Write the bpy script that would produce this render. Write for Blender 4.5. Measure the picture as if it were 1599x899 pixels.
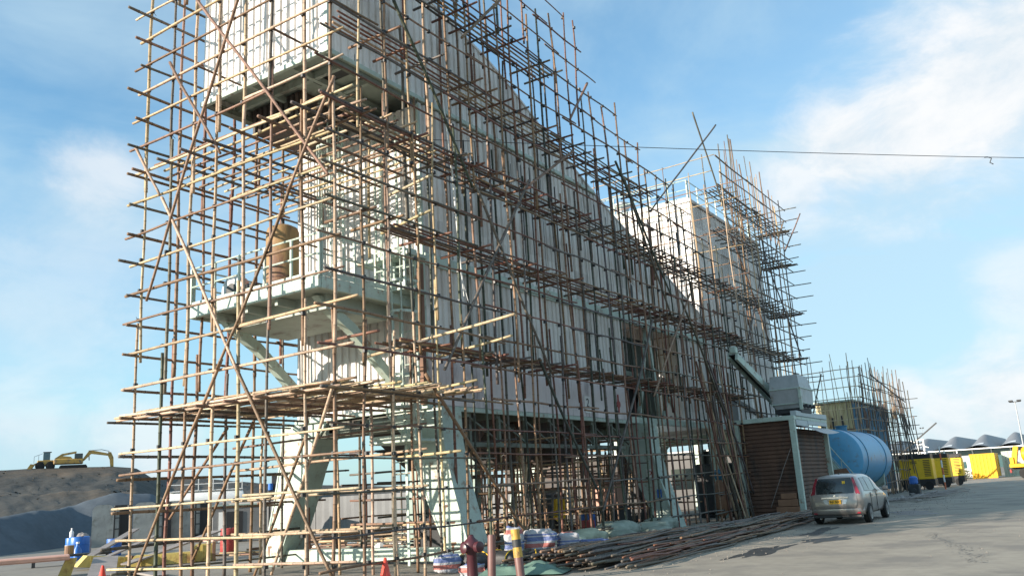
import bpy, math, random
from mathutils import Vector, Matrix
R = math.radians
rnd = random.Random(7)
S = bpy.context.scene
for o in list(bpy.data.objects): bpy.data.objects.remove(o)
COL = S.collection
CLOUDS = [(-0.214, 0.926, 0.306, .055, .8), (-0.155, 0.927, 0.342, .085, .95), (-0.094, 0.934, 0.345, .105, .97), (-0.032, 0.930, 0.366, .13, .97), (0.02, 0.920, 0.39, .145, .97), (0.08, 0.91, 0.40, .13, .95),
          (-0.11, 0.99, 0.045, .06, .8), (-0.05, 0.995, 0.055, .085, .9), (0.02, 0.995, 0.05, .10, .9), (-0.145, 0.99, 0.075, .03, .8), (-0.02, 0.985, 0.165, .06, .55),
          (-0.82, 0.47, 0.34, .06, .6), (-0.88, 0.44, 0.11, .07, .4), (-0.83, 0.54, 0.07, .07, .55), (-0.86, 0.45, 0.22, .14, .3)]

# ------------------------------------------------------------------ camera
cam = bpy.data.cameras.new('camera'); camo = bpy.data.objects.new('camera', cam); COL.objects.link(camo)
cam.sensor_fit = 'HORIZONTAL'; cam.sensor_width = 36.0; cam.lens = 36.0 * 1324.86 / 1599.0
cam.clip_start = 0.1; cam.clip_end = 6000
yaw, pit, rol = R(32.8705), R(13.4101), R(-3.37357)
fw = Vector((-math.sin(yaw) * math.cos(pit), math.cos(yaw) * math.cos(pit), math.sin(pit)))
x0 = Vector((math.cos(yaw), math.sin(yaw), 0)); up0 = x0.cross(fw)
cx = math.cos(rol) * x0 + math.sin(rol) * up0; cu = -math.sin(rol) * x0 + math.cos(rol) * up0
m = Matrix((cx, cu, -fw)).transposed().to_4x4(); m.translation = Vector((0, 0, 1.7))
camo.matrix_world = m
S.camera = camo

# ------------------------------------------------------------------ light and sky
SUN_EL = R(15.0); SUN_AZ = R(208.0)          # compass bearing of the sun, clockwise from +Y
sun_dir = Vector((math.sin(SUN_AZ) * math.cos(SUN_EL), math.cos(SUN_AZ) * math.cos(SUN_EL), math.sin(SUN_EL)))
sl = bpy.data.lights.new('sun', 'SUN'); sl.energy = 4.7; sl.angle = R(0.5); sl.color = (1.0, 0.88, 0.74)
so = bpy.data.objects.new('sun', sl); COL.objects.link(so)
so.rotation_euler = sun_dir.to_track_quat('Z', 'Y').to_euler()

W = bpy.data.worlds.new('World'); S.world = W; W.use_nodes = True
wn = W.node_tree.nodes; wl = W.node_tree.links
for n in list(wn): wn.remove(n)
wo = wn.new('ShaderNodeOutputWorld'); bg = wn.new('ShaderNodeBackground'); bg.inputs['Strength'].default_value = 0.11
sky = wn.new('ShaderNodeTexSky'); sky.sky_type = 'NISHITA'; sky.sun_disc = False
sky.sun_elevation = SUN_EL; sky.sun_rotation = SUN_AZ
sky.air_density = 1.0; sky.dust_density = 0.8; sky.ozone_density = 1.6; sky.altitude = 0
tc = wn.new('ShaderNodeTexCoord')
def math_node(op, a, b=None, clamp=False):
    n = wn.new('ShaderNodeMath'); n.operation = op; n.use_clamp = clamp
    for i, v in enumerate((a, b)):
        if v is None: continue
        if isinstance(v, (int, float)): n.inputs[i].default_value = v
        else: wl.new(v, n.inputs[i])
    return n.outputs[0]
def wnoise(scale, detail, rough, vec, dist=0.0):
    n = wn.new('ShaderNodeTexNoise'); n.inputs['Scale'].default_value = scale; n.inputs['Detail'].default_value = detail
    n.inputs['Roughness'].default_value = rough; n.inputs['Distortion'].default_value = dist; wl.new(vec, n.inputs['Vector']); return n.outputs[0]
def wramp(x, lo, hi):
    n = wn.new('ShaderNodeMapRange'); n.interpolation_type = 'SMOOTHSTEP'
    n.inputs['From Min'].default_value = lo; n.inputs['From Max'].default_value = hi; wl.new(x, n.inputs['Value']); return n.outputs[0]
D = tc.outputs['Generated']
mp = wn.new('ShaderNodeMapping'); mp.inputs['Scale'].default_value = (1, 1, 1.7); wl.new(D, mp.inputs['Vector'])
n1 = wnoise(8.0, 9, 0.62, mp.outputs[0], 0.35)
n2 = wnoise(2.6, 6, 0.6, mp.outputs[0], 0.8)
mp3 = wn.new('ShaderNodeMapping'); mp3.inputs['Scale'].default_value = (1, 1, 3.2); wl.new(D, mp3.inputs['Vector'])
n3 = wnoise(3.2, 7, 0.55, mp3.outputs[0], 0.4)
cloud = None
# real cumulus banks, given by the direction they stand in: (x, y, z, angular radius, thickness)
for c in CLOUDS:
    vm = wn.new('ShaderNodeVectorMath'); vm.operation = 'DISTANCE'; wl.new(D, vm.inputs[0]); vm.inputs[1].default_value = c[:3]
    dd = math_node('DIVIDE', vm.outputs['Value'], c[3])
    dd = math_node('SUBTRACT', math_node('ADD', dd, 0.55), math_node('MULTIPLY', n1, 1.5))
    k = math_node('MULTIPLY', math_node('SUBTRACT', 1.0, wramp(dd, 0.0, 0.95)), c[4])
    cloud = k if cloud is None else math_node('MAXIMUM', cloud, k)
thin = math_node('MULTIPLY', wramp(n3, 0.36, 0.74), 0.48)
thin2 = math_node('MULTIPLY', wramp(n2, 0.40, 0.70), 0.36)
sepd = wn.new('ShaderNodeSeparateXYZ'); wl.new(D, sepd.inputs[0])
low = math_node('MULTIPLY', math_node('SUBTRACT', 1.0, wramp(sepd.outputs[2], -0.05, 0.52)), 0.70)
east = math_node('MULTIPLY', wramp(sepd.outputs[0], -0.75, 0.05), 0.42)
veil = math_node('ADD', math_node('ADD', low, east), math_node('ADD', thin, thin2), True)
mixv = wn.new('ShaderNodeMixRGB'); wl.new(math_node('MULTIPLY', veil, 0.85), mixv.inputs[0]); tint = wn.new('ShaderNodeMixRGB'); tint.blend_type = 'MULTIPLY'; tint.inputs[0].default_value = 1; wl.new(sky.outputs[0], tint.inputs[1]); tint.inputs[2].default_value = (.76, 1.20, 1.32, 1); wl.new(tint.outputs[0], mixv.inputs[1]); mixv.inputs[2].default_value = (2.75, 3.75, 4.4, 1)
shade = wn.new('ShaderNodeMixRGB'); wl.new(wramp(n1, 0.3, 0.62), shade.inputs[0]); shade.inputs[1].default_value = (3.5, 4.0, 4.4, 1); shade.inputs[2].default_value = (4.75, 4.8, 4.85, 1)
mixc = wn.new('ShaderNodeMixRGB'); wl.new(cloud, mixc.inputs[0]); wl.new(mixv.outputs[0], mixc.inputs[1]); wl.new(shade.outputs[0], mixc.inputs[2])
wl.new(mixc.outputs[0], bg.inputs['Color']); wl.new(bg.outputs[0], wo.inputs['Surface'])

S.view_settings.view_transform = 'Standard'; S.view_settings.look = 'None'
S.view_settings.exposure = 0.92; S.view_settings.gamma = 1.0; S.view_settings.use_curve_mapping = False
S.render.engine = 'CYCLES'

# ------------------------------------------------------------------ materials
def mat(name, col, rough=0.7, metal=0.0, var=0.12, scale=3.0, stretch=(1, 1, 1), dirt=None, dirt_amt=0.0, dirt_scale=1.5, bump=0.0, bump_scale=30.0, spec=0.5, vcol=False, coat=0.0, fine=0.0, sheet=0.0, runs=None, runs_amt=.5):
    M = bpy.data.materials.new(name); M.use_nodes = True; N = M.node_tree.nodes; L = M.node_tree.links
    b = N['Principled BSDF']; b.inputs['Roughness'].default_value = rough; b.inputs['Metallic'].default_value = metal
    b.inputs['Specular IOR Level'].default_value = spec; b.inputs['Coat Weight'].default_value = coat
    tcn = N.new('ShaderNodeTexCoord'); mpn = N.new('ShaderNodeMapping'); mpn.inputs['Scale'].default_value = stretch
    L.new(tcn.outputs['Object'], mpn.inputs[0])
    nz = N.new('ShaderNodeTexNoise'); nz.inputs['Scale'].default_value = scale; nz.inputs['Detail'].default_value = 6; nz.inputs['Roughness'].default_value = 0.6
    L.new(mpn.outputs[0], nz.inputs['Vector'])
    cr = N.new('ShaderNodeMapRange'); cr.inputs['From Min'].default_value = 0.3; cr.inputs['From Max'].default_value = 0.7
    cr.inputs['To Min'].default_value = 1 - var; cr.inputs['To Max'].default_value = 1 + var; L.new(nz.outputs[0], cr.inputs['Value'])
    base = N.new('ShaderNodeVectorMath'); base.operation = 'SCALE'
    if vcol:
        at = N.new('ShaderNodeAttribute'); at.attribute_name = 'tone'; L.new(at.outputs['Color'], base.inputs[0])
    else: base.inputs[0].default_value = col
    L.new(cr.outputs[0], base.inputs['Scale'])
    out = base.outputs[0]
    if fine:
        fz = N.new('ShaderNodeTexNoise'); fz.inputs['Scale'].default_value = scale * 14; fz.inputs['Detail'].default_value = 4; L.new(mpn.outputs[0], fz.inputs['Vector'])
        fr = N.new('ShaderNodeMapRange'); fr.inputs['From Min'].default_value = .3; fr.inputs['From Max'].default_value = .7; fr.inputs['To Min'].default_value = 1 - fine; fr.inputs['To Max'].default_value = 1 + fine
        L.new(fz.outputs[0], fr.inputs['Value']); fs = N.new('ShaderNodeVectorMath'); fs.operation = 'SCALE'; L.new(out, fs.inputs[0]); L.new(fr.outputs[0], fs.inputs['Scale']); out = fs.outputs[0]
    if dirt:
        dz = N.new('ShaderNodeTexNoise'); dz.inputs['Scale'].default_value = dirt_scale; dz.inputs['Detail'].default_value = 8; dz.inputs['Roughness'].default_value = 0.68
        L.new(mpn.outputs[0], dz.inputs['Vector'])
        dr = N.new('ShaderNodeMapRange'); dr.interpolation_type = 'SMOOTHSTEP'; dr.inputs['From Min'].default_value = 0.62 - dirt_amt * 0.35; dr.inputs['From Max'].default_value = 0.74 - dirt_amt * 0.2
        L.new(dz.outputs[0], dr.inputs['Value'])
        mx = N.new('ShaderNodeMixRGB'); L.new(dr.outputs[0], mx.inputs[0]); L.new(out, mx.inputs[1]); mx.inputs[2].default_value = (*dirt, 1); out = mx.outputs[0]
    if sheet:   # each sheet of cladding has aged a little differently
        se = N.new('ShaderNodeSeparateXYZ'); L.new(tcn.outputs['Object'], se.inputs[0]); ad = N.new('ShaderNodeMath'); ad.operation = 'ADD'; L.new(se.outputs[0], ad.inputs[0]); L.new(se.outputs[1], ad.inputs[1])
        dv = N.new('ShaderNodeMath'); dv.operation = 'DIVIDE'; dv.inputs[1].default_value = 1.07; L.new(ad.outputs[0], dv.inputs[0]); fl = N.new('ShaderNodeMath'); fl.operation = 'FLOOR'; L.new(dv.outputs[0], fl.inputs[0])
        dz2 = N.new('ShaderNodeMath'); dz2.operation = 'DIVIDE'; dz2.inputs[1].default_value = 2.3; L.new(se.outputs[2], dz2.inputs[0]); fz2 = N.new('ShaderNodeMath'); fz2.operation = 'FLOOR'; L.new(dz2.outputs[0], fz2.inputs[0])
        cb = N.new('ShaderNodeCombineXYZ'); L.new(fl.outputs[0], cb.inputs[0]); L.new(fz2.outputs[0], cb.inputs[1]); wnz = N.new('ShaderNodeTexWhiteNoise'); L.new(cb.outputs[0], wnz.inputs['Vector'])
        mrr = N.new('ShaderNodeMapRange'); mrr.inputs['To Min'].default_value = 1 - sheet; mrr.inputs['To Max'].default_value = 1 + sheet * .5; L.new(wnz.outputs['Value'], mrr.inputs['Value'])
        sc2 = N.new('ShaderNodeVectorMath'); sc2.operation = 'SCALE'; L.new(out, sc2.inputs[0]); L.new(mrr.outputs[0], sc2.inputs['Scale']); out = sc2.outputs[0]
    if runs:    # rain and rust runs
        mp2 = N.new('ShaderNodeMapping'); mp2.inputs['Scale'].default_value = (5, 5, .35); L.new(tcn.outputs['Object'], mp2.inputs[0])
        rz2 = N.new('ShaderNodeTexNoise'); rz2.inputs['Scale'].default_value = 1.0; rz2.inputs['Detail'].default_value = 6; rz2.inputs['Roughness'].default_value = .7; L.new(mp2.outputs[0], rz2.inputs['Vector'])
        rr2 = N.new('ShaderNodeMapRange'); rr2.interpolation_type = 'SMOOTHSTEP'; rr2.inputs['From Min'].default_value = .56; rr2.inputs['From Max'].default_value = .76; rr2.inputs['To Max'].default_value = runs_amt; L.new(rz2.outputs[0], rr2.inputs['Value'])
        mx2 = N.new('ShaderNodeMixRGB'); L.new(rr2.outputs[0], mx2.inputs[0]); L.new(out, mx2.inputs[1]); mx2.inputs[2].default_value = (*runs, 1); out = mx2.outputs[0]
    L.new(out, b.inputs['Base Color'])
    if bump:
        bz = N.new('ShaderNodeTexNoise'); bz.inputs['Scale'].default_value = bump_scale; bz.inputs['Detail'].default_value = 5; L.new(mpn.outputs[0], bz.inputs['Vector'])
        bp = N.new('ShaderNodeBump'); bp.inputs['Strength'].default_value = min(1, bump * 4); bp.inputs['Distance'].default_value = bump; L.new(bz.outputs[0], bp.inputs['Height']); L.new(bp.outputs[0], b.inputs['Normal'])
    return M
def mk(): 
    m = {}
    m['bamboo'] = mat('bamboo', None, 0.55, var=0.28, scale=2.5, stretch=(1, 1, 1), vcol=True, fine=0.16, spec=0.35)
    m['clad'] = mat('cladding_white', (0.70, 0.675, 0.65), 0.55, var=0.07, scale=1.2, stretch=(1, 1, .25), dirt=(.42, .39, .35), dirt_amt=.25, dirt_scale=1.3, fine=.05, sheet=.12, runs=(.34, .26, .19), runs_amt=.5)
    m['clad2'] = mat('cladding_shade_lift', (0.76, 0.735, 0.70), 0.6, var=0.08, scale=1.0, stretch=(1, 1, .3), dirt=(.50, .46, .41), dirt_amt=.28, dirt_scale=1.6, fine=.05, sheet=.20, runs=(.33, .26, .20), runs_amt=.42)  # long-side copy of the white cladding, lightened in colour to lift its shade
    m['flat'] = mat('panel_mauve', (0.72, 0.66, 0.66), 0.6, var=0.10, scale=.6, stretch=(1, 1, .5), dirt=(.42, .38, .39), dirt_amt=.35, dirt_scale=.8, fine=.04, runs=(.34, .27, .24), runs_amt=.5)
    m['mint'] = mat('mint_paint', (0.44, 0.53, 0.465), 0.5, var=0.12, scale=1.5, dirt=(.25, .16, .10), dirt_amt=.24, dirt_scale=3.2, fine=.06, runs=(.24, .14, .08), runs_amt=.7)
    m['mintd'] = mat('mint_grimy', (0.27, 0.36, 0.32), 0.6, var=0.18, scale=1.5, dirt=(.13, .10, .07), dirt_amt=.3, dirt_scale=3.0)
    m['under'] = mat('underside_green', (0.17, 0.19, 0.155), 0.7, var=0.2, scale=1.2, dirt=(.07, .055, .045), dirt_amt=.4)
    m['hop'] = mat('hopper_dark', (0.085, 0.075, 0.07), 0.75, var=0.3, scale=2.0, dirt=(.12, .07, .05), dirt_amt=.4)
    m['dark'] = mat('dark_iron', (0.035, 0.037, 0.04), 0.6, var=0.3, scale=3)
    m['rust'] = mat('rust_brown', (0.21, 0.115, 0.075), 0.75, var=0.25, scale=2, stretch=(1, 1, .3), dirt=(.09, .05, .04), dirt_amt=.4)
    m['rustyel'] = mat('ochre_steel', (0.34, 0.21, 0.09), 0.6, var=0.2, scale=2, stretch=(1, 1, .3), dirt=(.16, .08, .05), dirt_amt=.5)
    m['orange'] = mat('orange_paint', (0.62, 0.16, 0.07), 0.5, var=0.1)
    m['white'] = mat('white_paint', (0.78, 0.78, 0.76), 0.5, var=0.06, dirt=(.4, .36, .3), dirt_amt=.15)
    m['steel'] = mat('galvanised', (0.40, 0.42, 0.43), 0.5, .4, var=0.15, scale=3, dirt=(.25, .23, .2), dirt_amt=.3, runs=(.20, .15, .11), runs_amt=.6)
    m['timber'] = mat('brown_boards', (0.125, 0.065, 0.042), 0.7, var=0.25, scale=2.5, stretch=(1, 1, .3), dirt=(.05, .035, .03), dirt_amt=.4)
    m['tanl'] = mat('tan_sun_patch', (0.27, 0.14, 0.08), 0.65, var=0.2, scale=3)  # tan for the wrapped bundle and for the painted sunlit spot
    m['blue'] = mat('tank_blue', (0.10, 0.34, 0.56), 0.42, var=0.10, scale=1.0, dirt=(.12, .18, .22), dirt_amt=.26, dirt_scale=2.0, runs=(.20, .24, .25), runs_amt=.6)
    m['blued'] = mat('shed_blue', (0.04, 0.17, 0.28), 0.5, var=0.15, scale=1.0)
    m['cream'] = mat('shed_cream', (0.55, 0.47, 0.27), 0.55, var=0.12, scale=1.2, stretch=(1, 1, .4), dirt=(.24, .12, .06), dirt_amt=.30, dirt_scale=1.6)
    m['gyel'] = mat('generator_yellow', (0.80, 0.50, 0.025), 0.4, var=0.06, dirt=(.3, .2, .05), dirt_amt=.1)
    m['cyel'] = mat('container_yellow', (0.80, 0.42, 0.01), 0.45, var=0.05, dirt=(.45, .22, .04), dirt_amt=.15)
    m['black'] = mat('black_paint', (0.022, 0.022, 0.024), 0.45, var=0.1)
    m['rubber'] = mat('rubber', (0.018, 0.018, 0.018), 0.85, var=0.15)
    m['green'] = mat('teal_tarp', (0.12, 0.20, 0.165), 0.5, var=0.2, bump=0.02, bump_scale=6)
    m['sack'] = mat('woven_sack', (0.25, 0.29, 0.24), 0.6, var=0.2, scale=4, dirt=(.13, .13, .11), dirt_amt=.3, bump=0.02, bump_scale=14)
    m['sackl'] = mat('pale_sack', (0.38, 0.41, 0.30), 0.55, var=0.2, scale=4, dirt=(.16, .15, .12), dirt_amt=.3, bump=0.02, bump_scale=14)
    m['hyd'] = mat('maroon_paint', (0.07, 0.02, 0.027), 0.35, var=0.15)
    m['pipe'] = mat('pink_pipe', (0.17, 0.085, 0.075), 0.5, var=0.15, scale=5)
    m['red'] = mat('red_paint', (0.36, 0.05, 0.045), 0.45, var=0.1)
    m['drum'] = mat('barrel_blue', (0.02, 0.14, 0.48), 0.4, var=0.1)
    m['yel'] = mat('yellow_steel', (0.55, 0.43, 0.13), 0.55, var=0.12, dirt=(.25, .14, .05), dirt_amt=.25)
    m['plank'] = mat('grey_plank', (0.26, 0.23, 0.215), 0.75, var=0.2, scale=3, stretch=(.3, 1, 1))
    m['salmon'] = mat('salmon_sheet', (0.58, 0.33, 0.25), 0.6, var=0.1)
    m['silver'] = mat('aluminium_sheet', (0.34, 0.355, 0.35), 0.34, .5, var=0.25, scale=1.2, dirt=(.20, .20, .18), dirt_amt=.35, bump=0.02, bump_scale=3)
    m['asph'] = mat('yard_ground', (0.26, 0.235, 0.20), 0.88, var=0.14, scale=.18, dirt=(.19, .18, .165), dirt_amt=.35, dirt_scale=.35, bump=0.008, bump_scale=18, fine=.10, spec=.3)
    m['road'] = mat('road_surface', (0.335, 0.295, 0.24), 0.85, var=0.10, scale=.25, dirt=(.235, .21, .18), dirt_amt=.5, dirt_scale=.45, bump=0.006, bump_scale=25, fine=.09, spec=.3)
    m['gravel'] = mat('gravel_dark', (0.072, 0.070, 0.064), 0.95, var=0.25, scale=.06, dirt=(.11, .085, .062), dirt_amt=.40, dirt_scale=.035, bump=.25, bump_scale=.5, spec=.2, fine=.12)
    m['berm'] = mat('berm_grey', (0.095, 0.115, 0.135), 0.9, var=0.16, scale=.25, dirt=(.07, .085, .10), dirt_amt=.3, dirt_scale=.2, bump=.05, bump_scale=2, spec=.2, fine=.08)
    m['darkp'] = mat('dark_patch', (0.045, 0.045, 0.045), 0.45, var=0.3, scale=2)
    m['roofg'] = mat('terminal_roof', (0.23, 0.23, 0.235), 0.55, var=0.08, scale=.05)
    m['cage'] = mat('olive_steel', (0.05, 0.06, 0.045), 0.7, var=0.25, scale=2, dirt=(.10, .09, .06), dirt_amt=.3)
    m['leaf'] = mat('leaf_green', (0.06, 0.10, 0.03), 0.6, var=0.3, scale=8)
    m['machine'] = mat('machine_yellow', (0.46, 0.28, 0.07), 0.6, var=0.2, dirt=(.12, .10, .08), dirt_amt=.35)
    m['concrete'] = mat('concrete', (0.36, 0.35, 0.32), 0.9, var=0.12, scale=2)
    m['carpaint'] = mat('car_champagne', (0.33, 0.29, 0.265), 0.28, .55, var=0.03, coat=.6)
    m['chrome'] = mat('chrome', (0.8, 0.8, 0.8), 0.12, 1.0, var=0.02)
    m['plate'] = mat('plate_yellow', (0.85, 0.42, 0.02), 0.5, var=0.04)
    m['tail'] = mat('tail_lamp_red', (0.22, 0.012, 0.025), 0.2, var=0.05, coat=.8)
    m['lens'] = mat('clear_lens', (0.55, 0.55, 0.55), 0.15, .3, var=0.05, coat=.5)
    m['glass'] = mat('dark_glass', (0.015, 0.022, 0.024), 0.06, 0.0, var=0.2, spec=.8)
    m['cabin'] = mat('tinted_glass', (0.06, 0.12, 0.13), 0.1, 0.0, var=0.2, spec=.8)
    m['rimm'] = mat('wheel_rim', (0.22, 0.22, 0.22), 0.4, .6)
    m['fence'] = mat('fence_grey', (0.16, 0.165, 0.17), 0.6, var=0.2, scale=.8)
    m['soff'] = mat('soffit_green', (0.36, 0.41, 0.36), 0.6, var=0.12, dirt=(.20, .19, .16), dirt_amt=.3)
    m['fasc'] = mat('fascia_grey', (0.42, 0.47, 0.48), 0.5, var=0.1)
    m['worn'] = mat('worn_yellow', (0.50, 0.31, 0.06), 0.55, var=0.15, scale=8, dirt=(.15, .09, .05), dirt_amt=.35, dirt_scale=9)
    m['grit'] = mat('grit', (0.17, 0.155, 0.14), 0.9)
    m['signb'] = mat('sign_blue', (0.04, 0.14, 0.45), 0.5)
    m['cone'] = mat('cone_orange', (0.75, 0.07, 0.04), 0.5, var=0.08)
    return m
MT = mk()
# red, white and blue striped canvas: woven pattern of the cloth itself
def striped():
    M = bpy.data.materials.new('striped_canvas'); M.use_nodes = True; N = M.node_tree.nodes; L = M.node_tree.links
    b = N['Principled BSDF']; b.inputs['Roughness'].default_value = .6
    t = N.new('ShaderNodeTexCoord'); s = N.new('ShaderNodeSeparateXYZ'); L.new(t.outputs['Object'], s.inputs[0])
    mu = N.new('ShaderNodeMath'); mu.operation = 'MULTIPLY'; mu.inputs[1].default_value = 2.1; L.new(s.outputs[2], mu.inputs[0])
    fr = N.new('ShaderNodeMath'); fr.operation = 'FRACT'; L.new(mu.outputs[0], fr.inputs[0])
    r = N.new('ShaderNodeValToRGB'); r.color_ramp.interpolation = 'CONSTANT'; L.new(fr.outputs[0], r.inputs[0])
    e = r.color_ramp.elements; e[0].position = 0; e[0].color = (.40, .40, .42, 1); e[1].position = .22; e[1].color = (.42, .14, .12, 1)
    for p, c in ((.42, (.42, .42, .44, 1)), (.52, (.12, .16, .33, 1)), (.72, (.42, .42, .45, 1)), (.78, (.12, .16, .33, 1)), (.86, (.42, .42, .44, 1))):
        q = e.new(p); q.color = c
    L.new(r.outputs[0], b.inputs['Base Color'])
    z = N.new('ShaderNodeTexNoise'); z.inputs['Scale'].default_value = 9; L.new(t.outputs['Object'], z.inputs['Vector'])
    bp = N.new('ShaderNodeBump'); bp.inputs['Distance'].default_value = .04; L.new(z.outputs[0], bp.inputs['Height']); L.new(bp.outputs[0], b.inputs['Normal'])
    return M
MT['stripe'] = striped()

# ------------------------------------------------------------------ mesh helpers
class MB:
    def __init__(s): s.v = []; s.f = []; s.c = []
    def add(s, vs, fs, col=None):
        o = len(s.v); s.v += [tuple(p) for p in vs]; s.f += [tuple(i + o for i in f) for f in fs]
        if col is not None: s.c += ([col] * len(vs) if not isinstance(col, list) else col)
    def box(s, lo, hi, T=None):
        x0, y0, z0 = lo; x1, y1, z1 = hi
        vs = [(x0, y0, z0), (x1, y0, z0), (x1, y1, z0), (x0, y1, z0), (x0, y0, z1), (x1, y0, z1), (x1, y1, z1), (x0, y1, z1)]
        if T: vs = [T @ Vector(p) for p in vs]
        s.add(vs, [(0, 3, 2, 1), (4, 5, 6, 7), (0, 1, 5, 4), (1, 2, 6, 5), (2, 3, 7, 6), (3, 0, 4, 7)]); return s
    def bev(s, lo, hi, b=0.02, T=None):
        x0, y0, z0 = lo; x1, y1, z1 = hi; P = []
        for z, k in ((z0, b), (z0 + b, 0), (z1 - b, 0), (z1, b)):
            for (x, sx) in ((x0, 1), (x1, -1)):
                pass
            P.append([(x0 + b + k, y0 + k, z), (x1 - b - k, y0 + k, z), (x1 - k, y0 + b + k, z), (x1 - k, y1 - b - k, z), (x1 - b - k, y1 - k, z), (x0 + b + k, y1 - k, z), (x0 + k, y1 - b - k, z), (x0 + k, y0 + b + k, z)])
        vs = [p for r in P for p in r]
        if T: vs = [T @ Vector(p) for p in vs]
        fs = [tuple(range(7, -1, -1)), tuple(range(24, 32))]
        for r in range(3):
            for i in range(8): fs.append((r * 8 + i, r * 8 + (i + 1) % 8, r * 8 + 8 + (i + 1) % 8, r * 8 + 8 + i))
        s.add(vs, fs); return s
    def beam(s, a, b, w, h=None, up=(0, 0, 1)):
        a = Vector(a); b = Vector(b); h = h or w; d = (b - a).normalized(); u = Vector(up)
        if abs(d.dot(u)) > .98: u = Vector((0, 1, 0))
        x = d.cross(u).normalized(); y = x.cross(d)
        vs = [p + x * (sx * w / 2) + y * (sy * h / 2) for p in (a, b) for sx, sy in ((-1, -1), (1, -1), (1, 1), (-1, 1))]
        s.add(vs, [(0, 1, 2, 3), (7, 6, 5, 4), (0, 4, 5, 1), (1, 5, 6, 2), (2, 6, 7, 3), (3, 7, 4, 0)]); return s
    def tube(s, pts, r, n=8, cap=True, col=None):
        pts = [Vector(p) for p in pts]; rs = r if isinstance(r, (list, tuple)) else [r] * len(pts); vs = []; fs = []
        for i, p in enumerate(pts):
            d = (pts[min(i + 1, len(pts) - 1)] - pts[max(i - 1, 0)]).normalized(); u = Vector((0, 0, 1)) if abs(d.z) < .95 else Vector((0, 1, 0))
            x = d.cross(u).normalized(); y = x.cross(d)
            for k in range(n): t = 2 * math.pi * k / n; vs.append(p + (x * math.cos(t) + y * math.sin(t)) * rs[i])
        for i in range(len(pts) - 1):
            for k in range(n): fs.append((i * n + k, i * n + (k + 1) % n, (i + 1) * n + (k + 1) % n, (i + 1) * n + k))
        if cap: fs.append(tuple(range(n - 1, -1, -1))); fs.append(tuple(range((len(pts) - 1) * n, len(pts) * n)))
        s.add(vs, fs, col); return s
    def lathe(s, prof, c=(0, 0, 0), n=24, axis='Z'):
        vs = []; fs = []
        for r, z in prof:
            for k in range(n):
                t = 2 * math.pi * k / n; a, b = r * math.cos(t), r * math.sin(t)
                p = {'Z': (a, b, z), 'Y': (a, z, b), 'X': (z, a, b)}[axis]; vs.append((p[0] + c[0], p[1] + c[1], p[2] + c[2]))
        for i in range(len(prof) - 1):
            for k in range(n): fs.append((i * n + k, i * n + (k + 1) % n, (i + 1) * n + (k + 1) % n, (i + 1) * n + k))
        fs.append(tuple(range(n - 1, -1, -1))); fs.append(tuple(range((len(prof) - 1) * n, len(prof) * n)))
        s.add(vs, fs); return s
    def prism(s, poly, axis, a, b):
        """poly of 2-D points swept along axis from a to b. X: (y,z)  Y: (x,z)  Z: (x,y)"""
        f = {'X': lambda p, t: (t, p[0], p[1]), 'Y': lambda p, t: (p[0], t, p[1]), 'Z': lambda p, t: (p[0], p[1], t)}[axis]
        n = len(poly); vs = [f(p, a) for p in poly] + [f(p, b) for p in poly]
        s.add(vs, [tuple(range(n - 1, -1, -1)), tuple(range(n, 2 * n))] + [(i, (i + 1) % n, n + (i + 1) % n, n + i) for i in range(n)]); return s
    def grid(s, fn, nu, nv):
        vs = [fn(i / nu, j / nv) for j in range(nv + 1) for i in range(nu + 1)]
        s.add(vs, [(j * (nu + 1) + i, j * (nu + 1) + i + 1, (j + 1) * (nu + 1) + i + 1, (j + 1) * (nu + 1) + i) for j in range(nv) for i in range(nu)]); return s
    def xf(s, T): s.v = [tuple(T @ Vector(p)) for p in s.v]; return s
    def build(s, name, material, parent=None, smooth=False, angle=None):
        me = bpy.data.meshes.new(name); me.from_pydata(s.v, [], s.f); me.update()
        if s.c:
            a = me.color_attributes.new('tone', 'FLOAT_COLOR', 'POINT'); flat = []
            for c in s.c: flat += [c[0], c[1], c[2], 1.0]
            a.data.foreach_set('color', flat)
        if not s.c or angle:
            import bmesh
            bm = bmesh.new(); bm.from_mesh(me); bmesh.ops.recalc_face_normals(bm, faces=bm.faces); bm.to_mesh(me); bm.free()
        if smooth or angle:
            me.polygons.foreach_set('use_smooth', [True] * len(me.polygons))
            if angle: me.set_sharp_from_angle(angle=R(angle))
        me.materials.append(MT[material] if isinstance(material, str) else material)
        o = bpy.data.objects.new(name, me); COL.objects.link(o)
        if parent: o.parent = parent
        return o
def tag(o, label, cat, group=None, kind=None):
    if label: o['label'] = label
    if cat: o['category'] = cat
    if group: o['group'] = group
    if kind: o['kind'] = kind
    return o
def thing(name, label, cat, loc=(0, 0, 0), rz=0, group=None):
    o = bpy.data.objects.new(name, None); COL.objects.link(o); o.location = loc; o.rotation_euler = (0, 0, rz); o.empty_display_size = .2
    return tag(o, label, cat, group)
def struct(o): o['kind'] = 'structure'; return o
def copy_thing(r, loc, rz, label=None, group=None):
    c = r.copy(); COL.objects.link(c); c.location = loc; c.rotation_euler = (0, 0, rz)
    if label: c['label'] = label
    if group: c['group'] = group
    for ch in list(r.children):
        d = ch.copy(); COL.objects.link(d); d.parent = c
        for g in ch.children: e = g.copy(); COL.objects.link(e); e.parent = d
    return c
def lerp(a, b, t): return a + (b - a) * t
def interp(T, x):
    if x <= T[0][0]: return T[0][1]
    for (a, p), (b, q) in zip(T, T[1:]):
        if x <= b: return p + (q - p) * (x - a) / (b - a)
    return T[-1][1]
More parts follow.
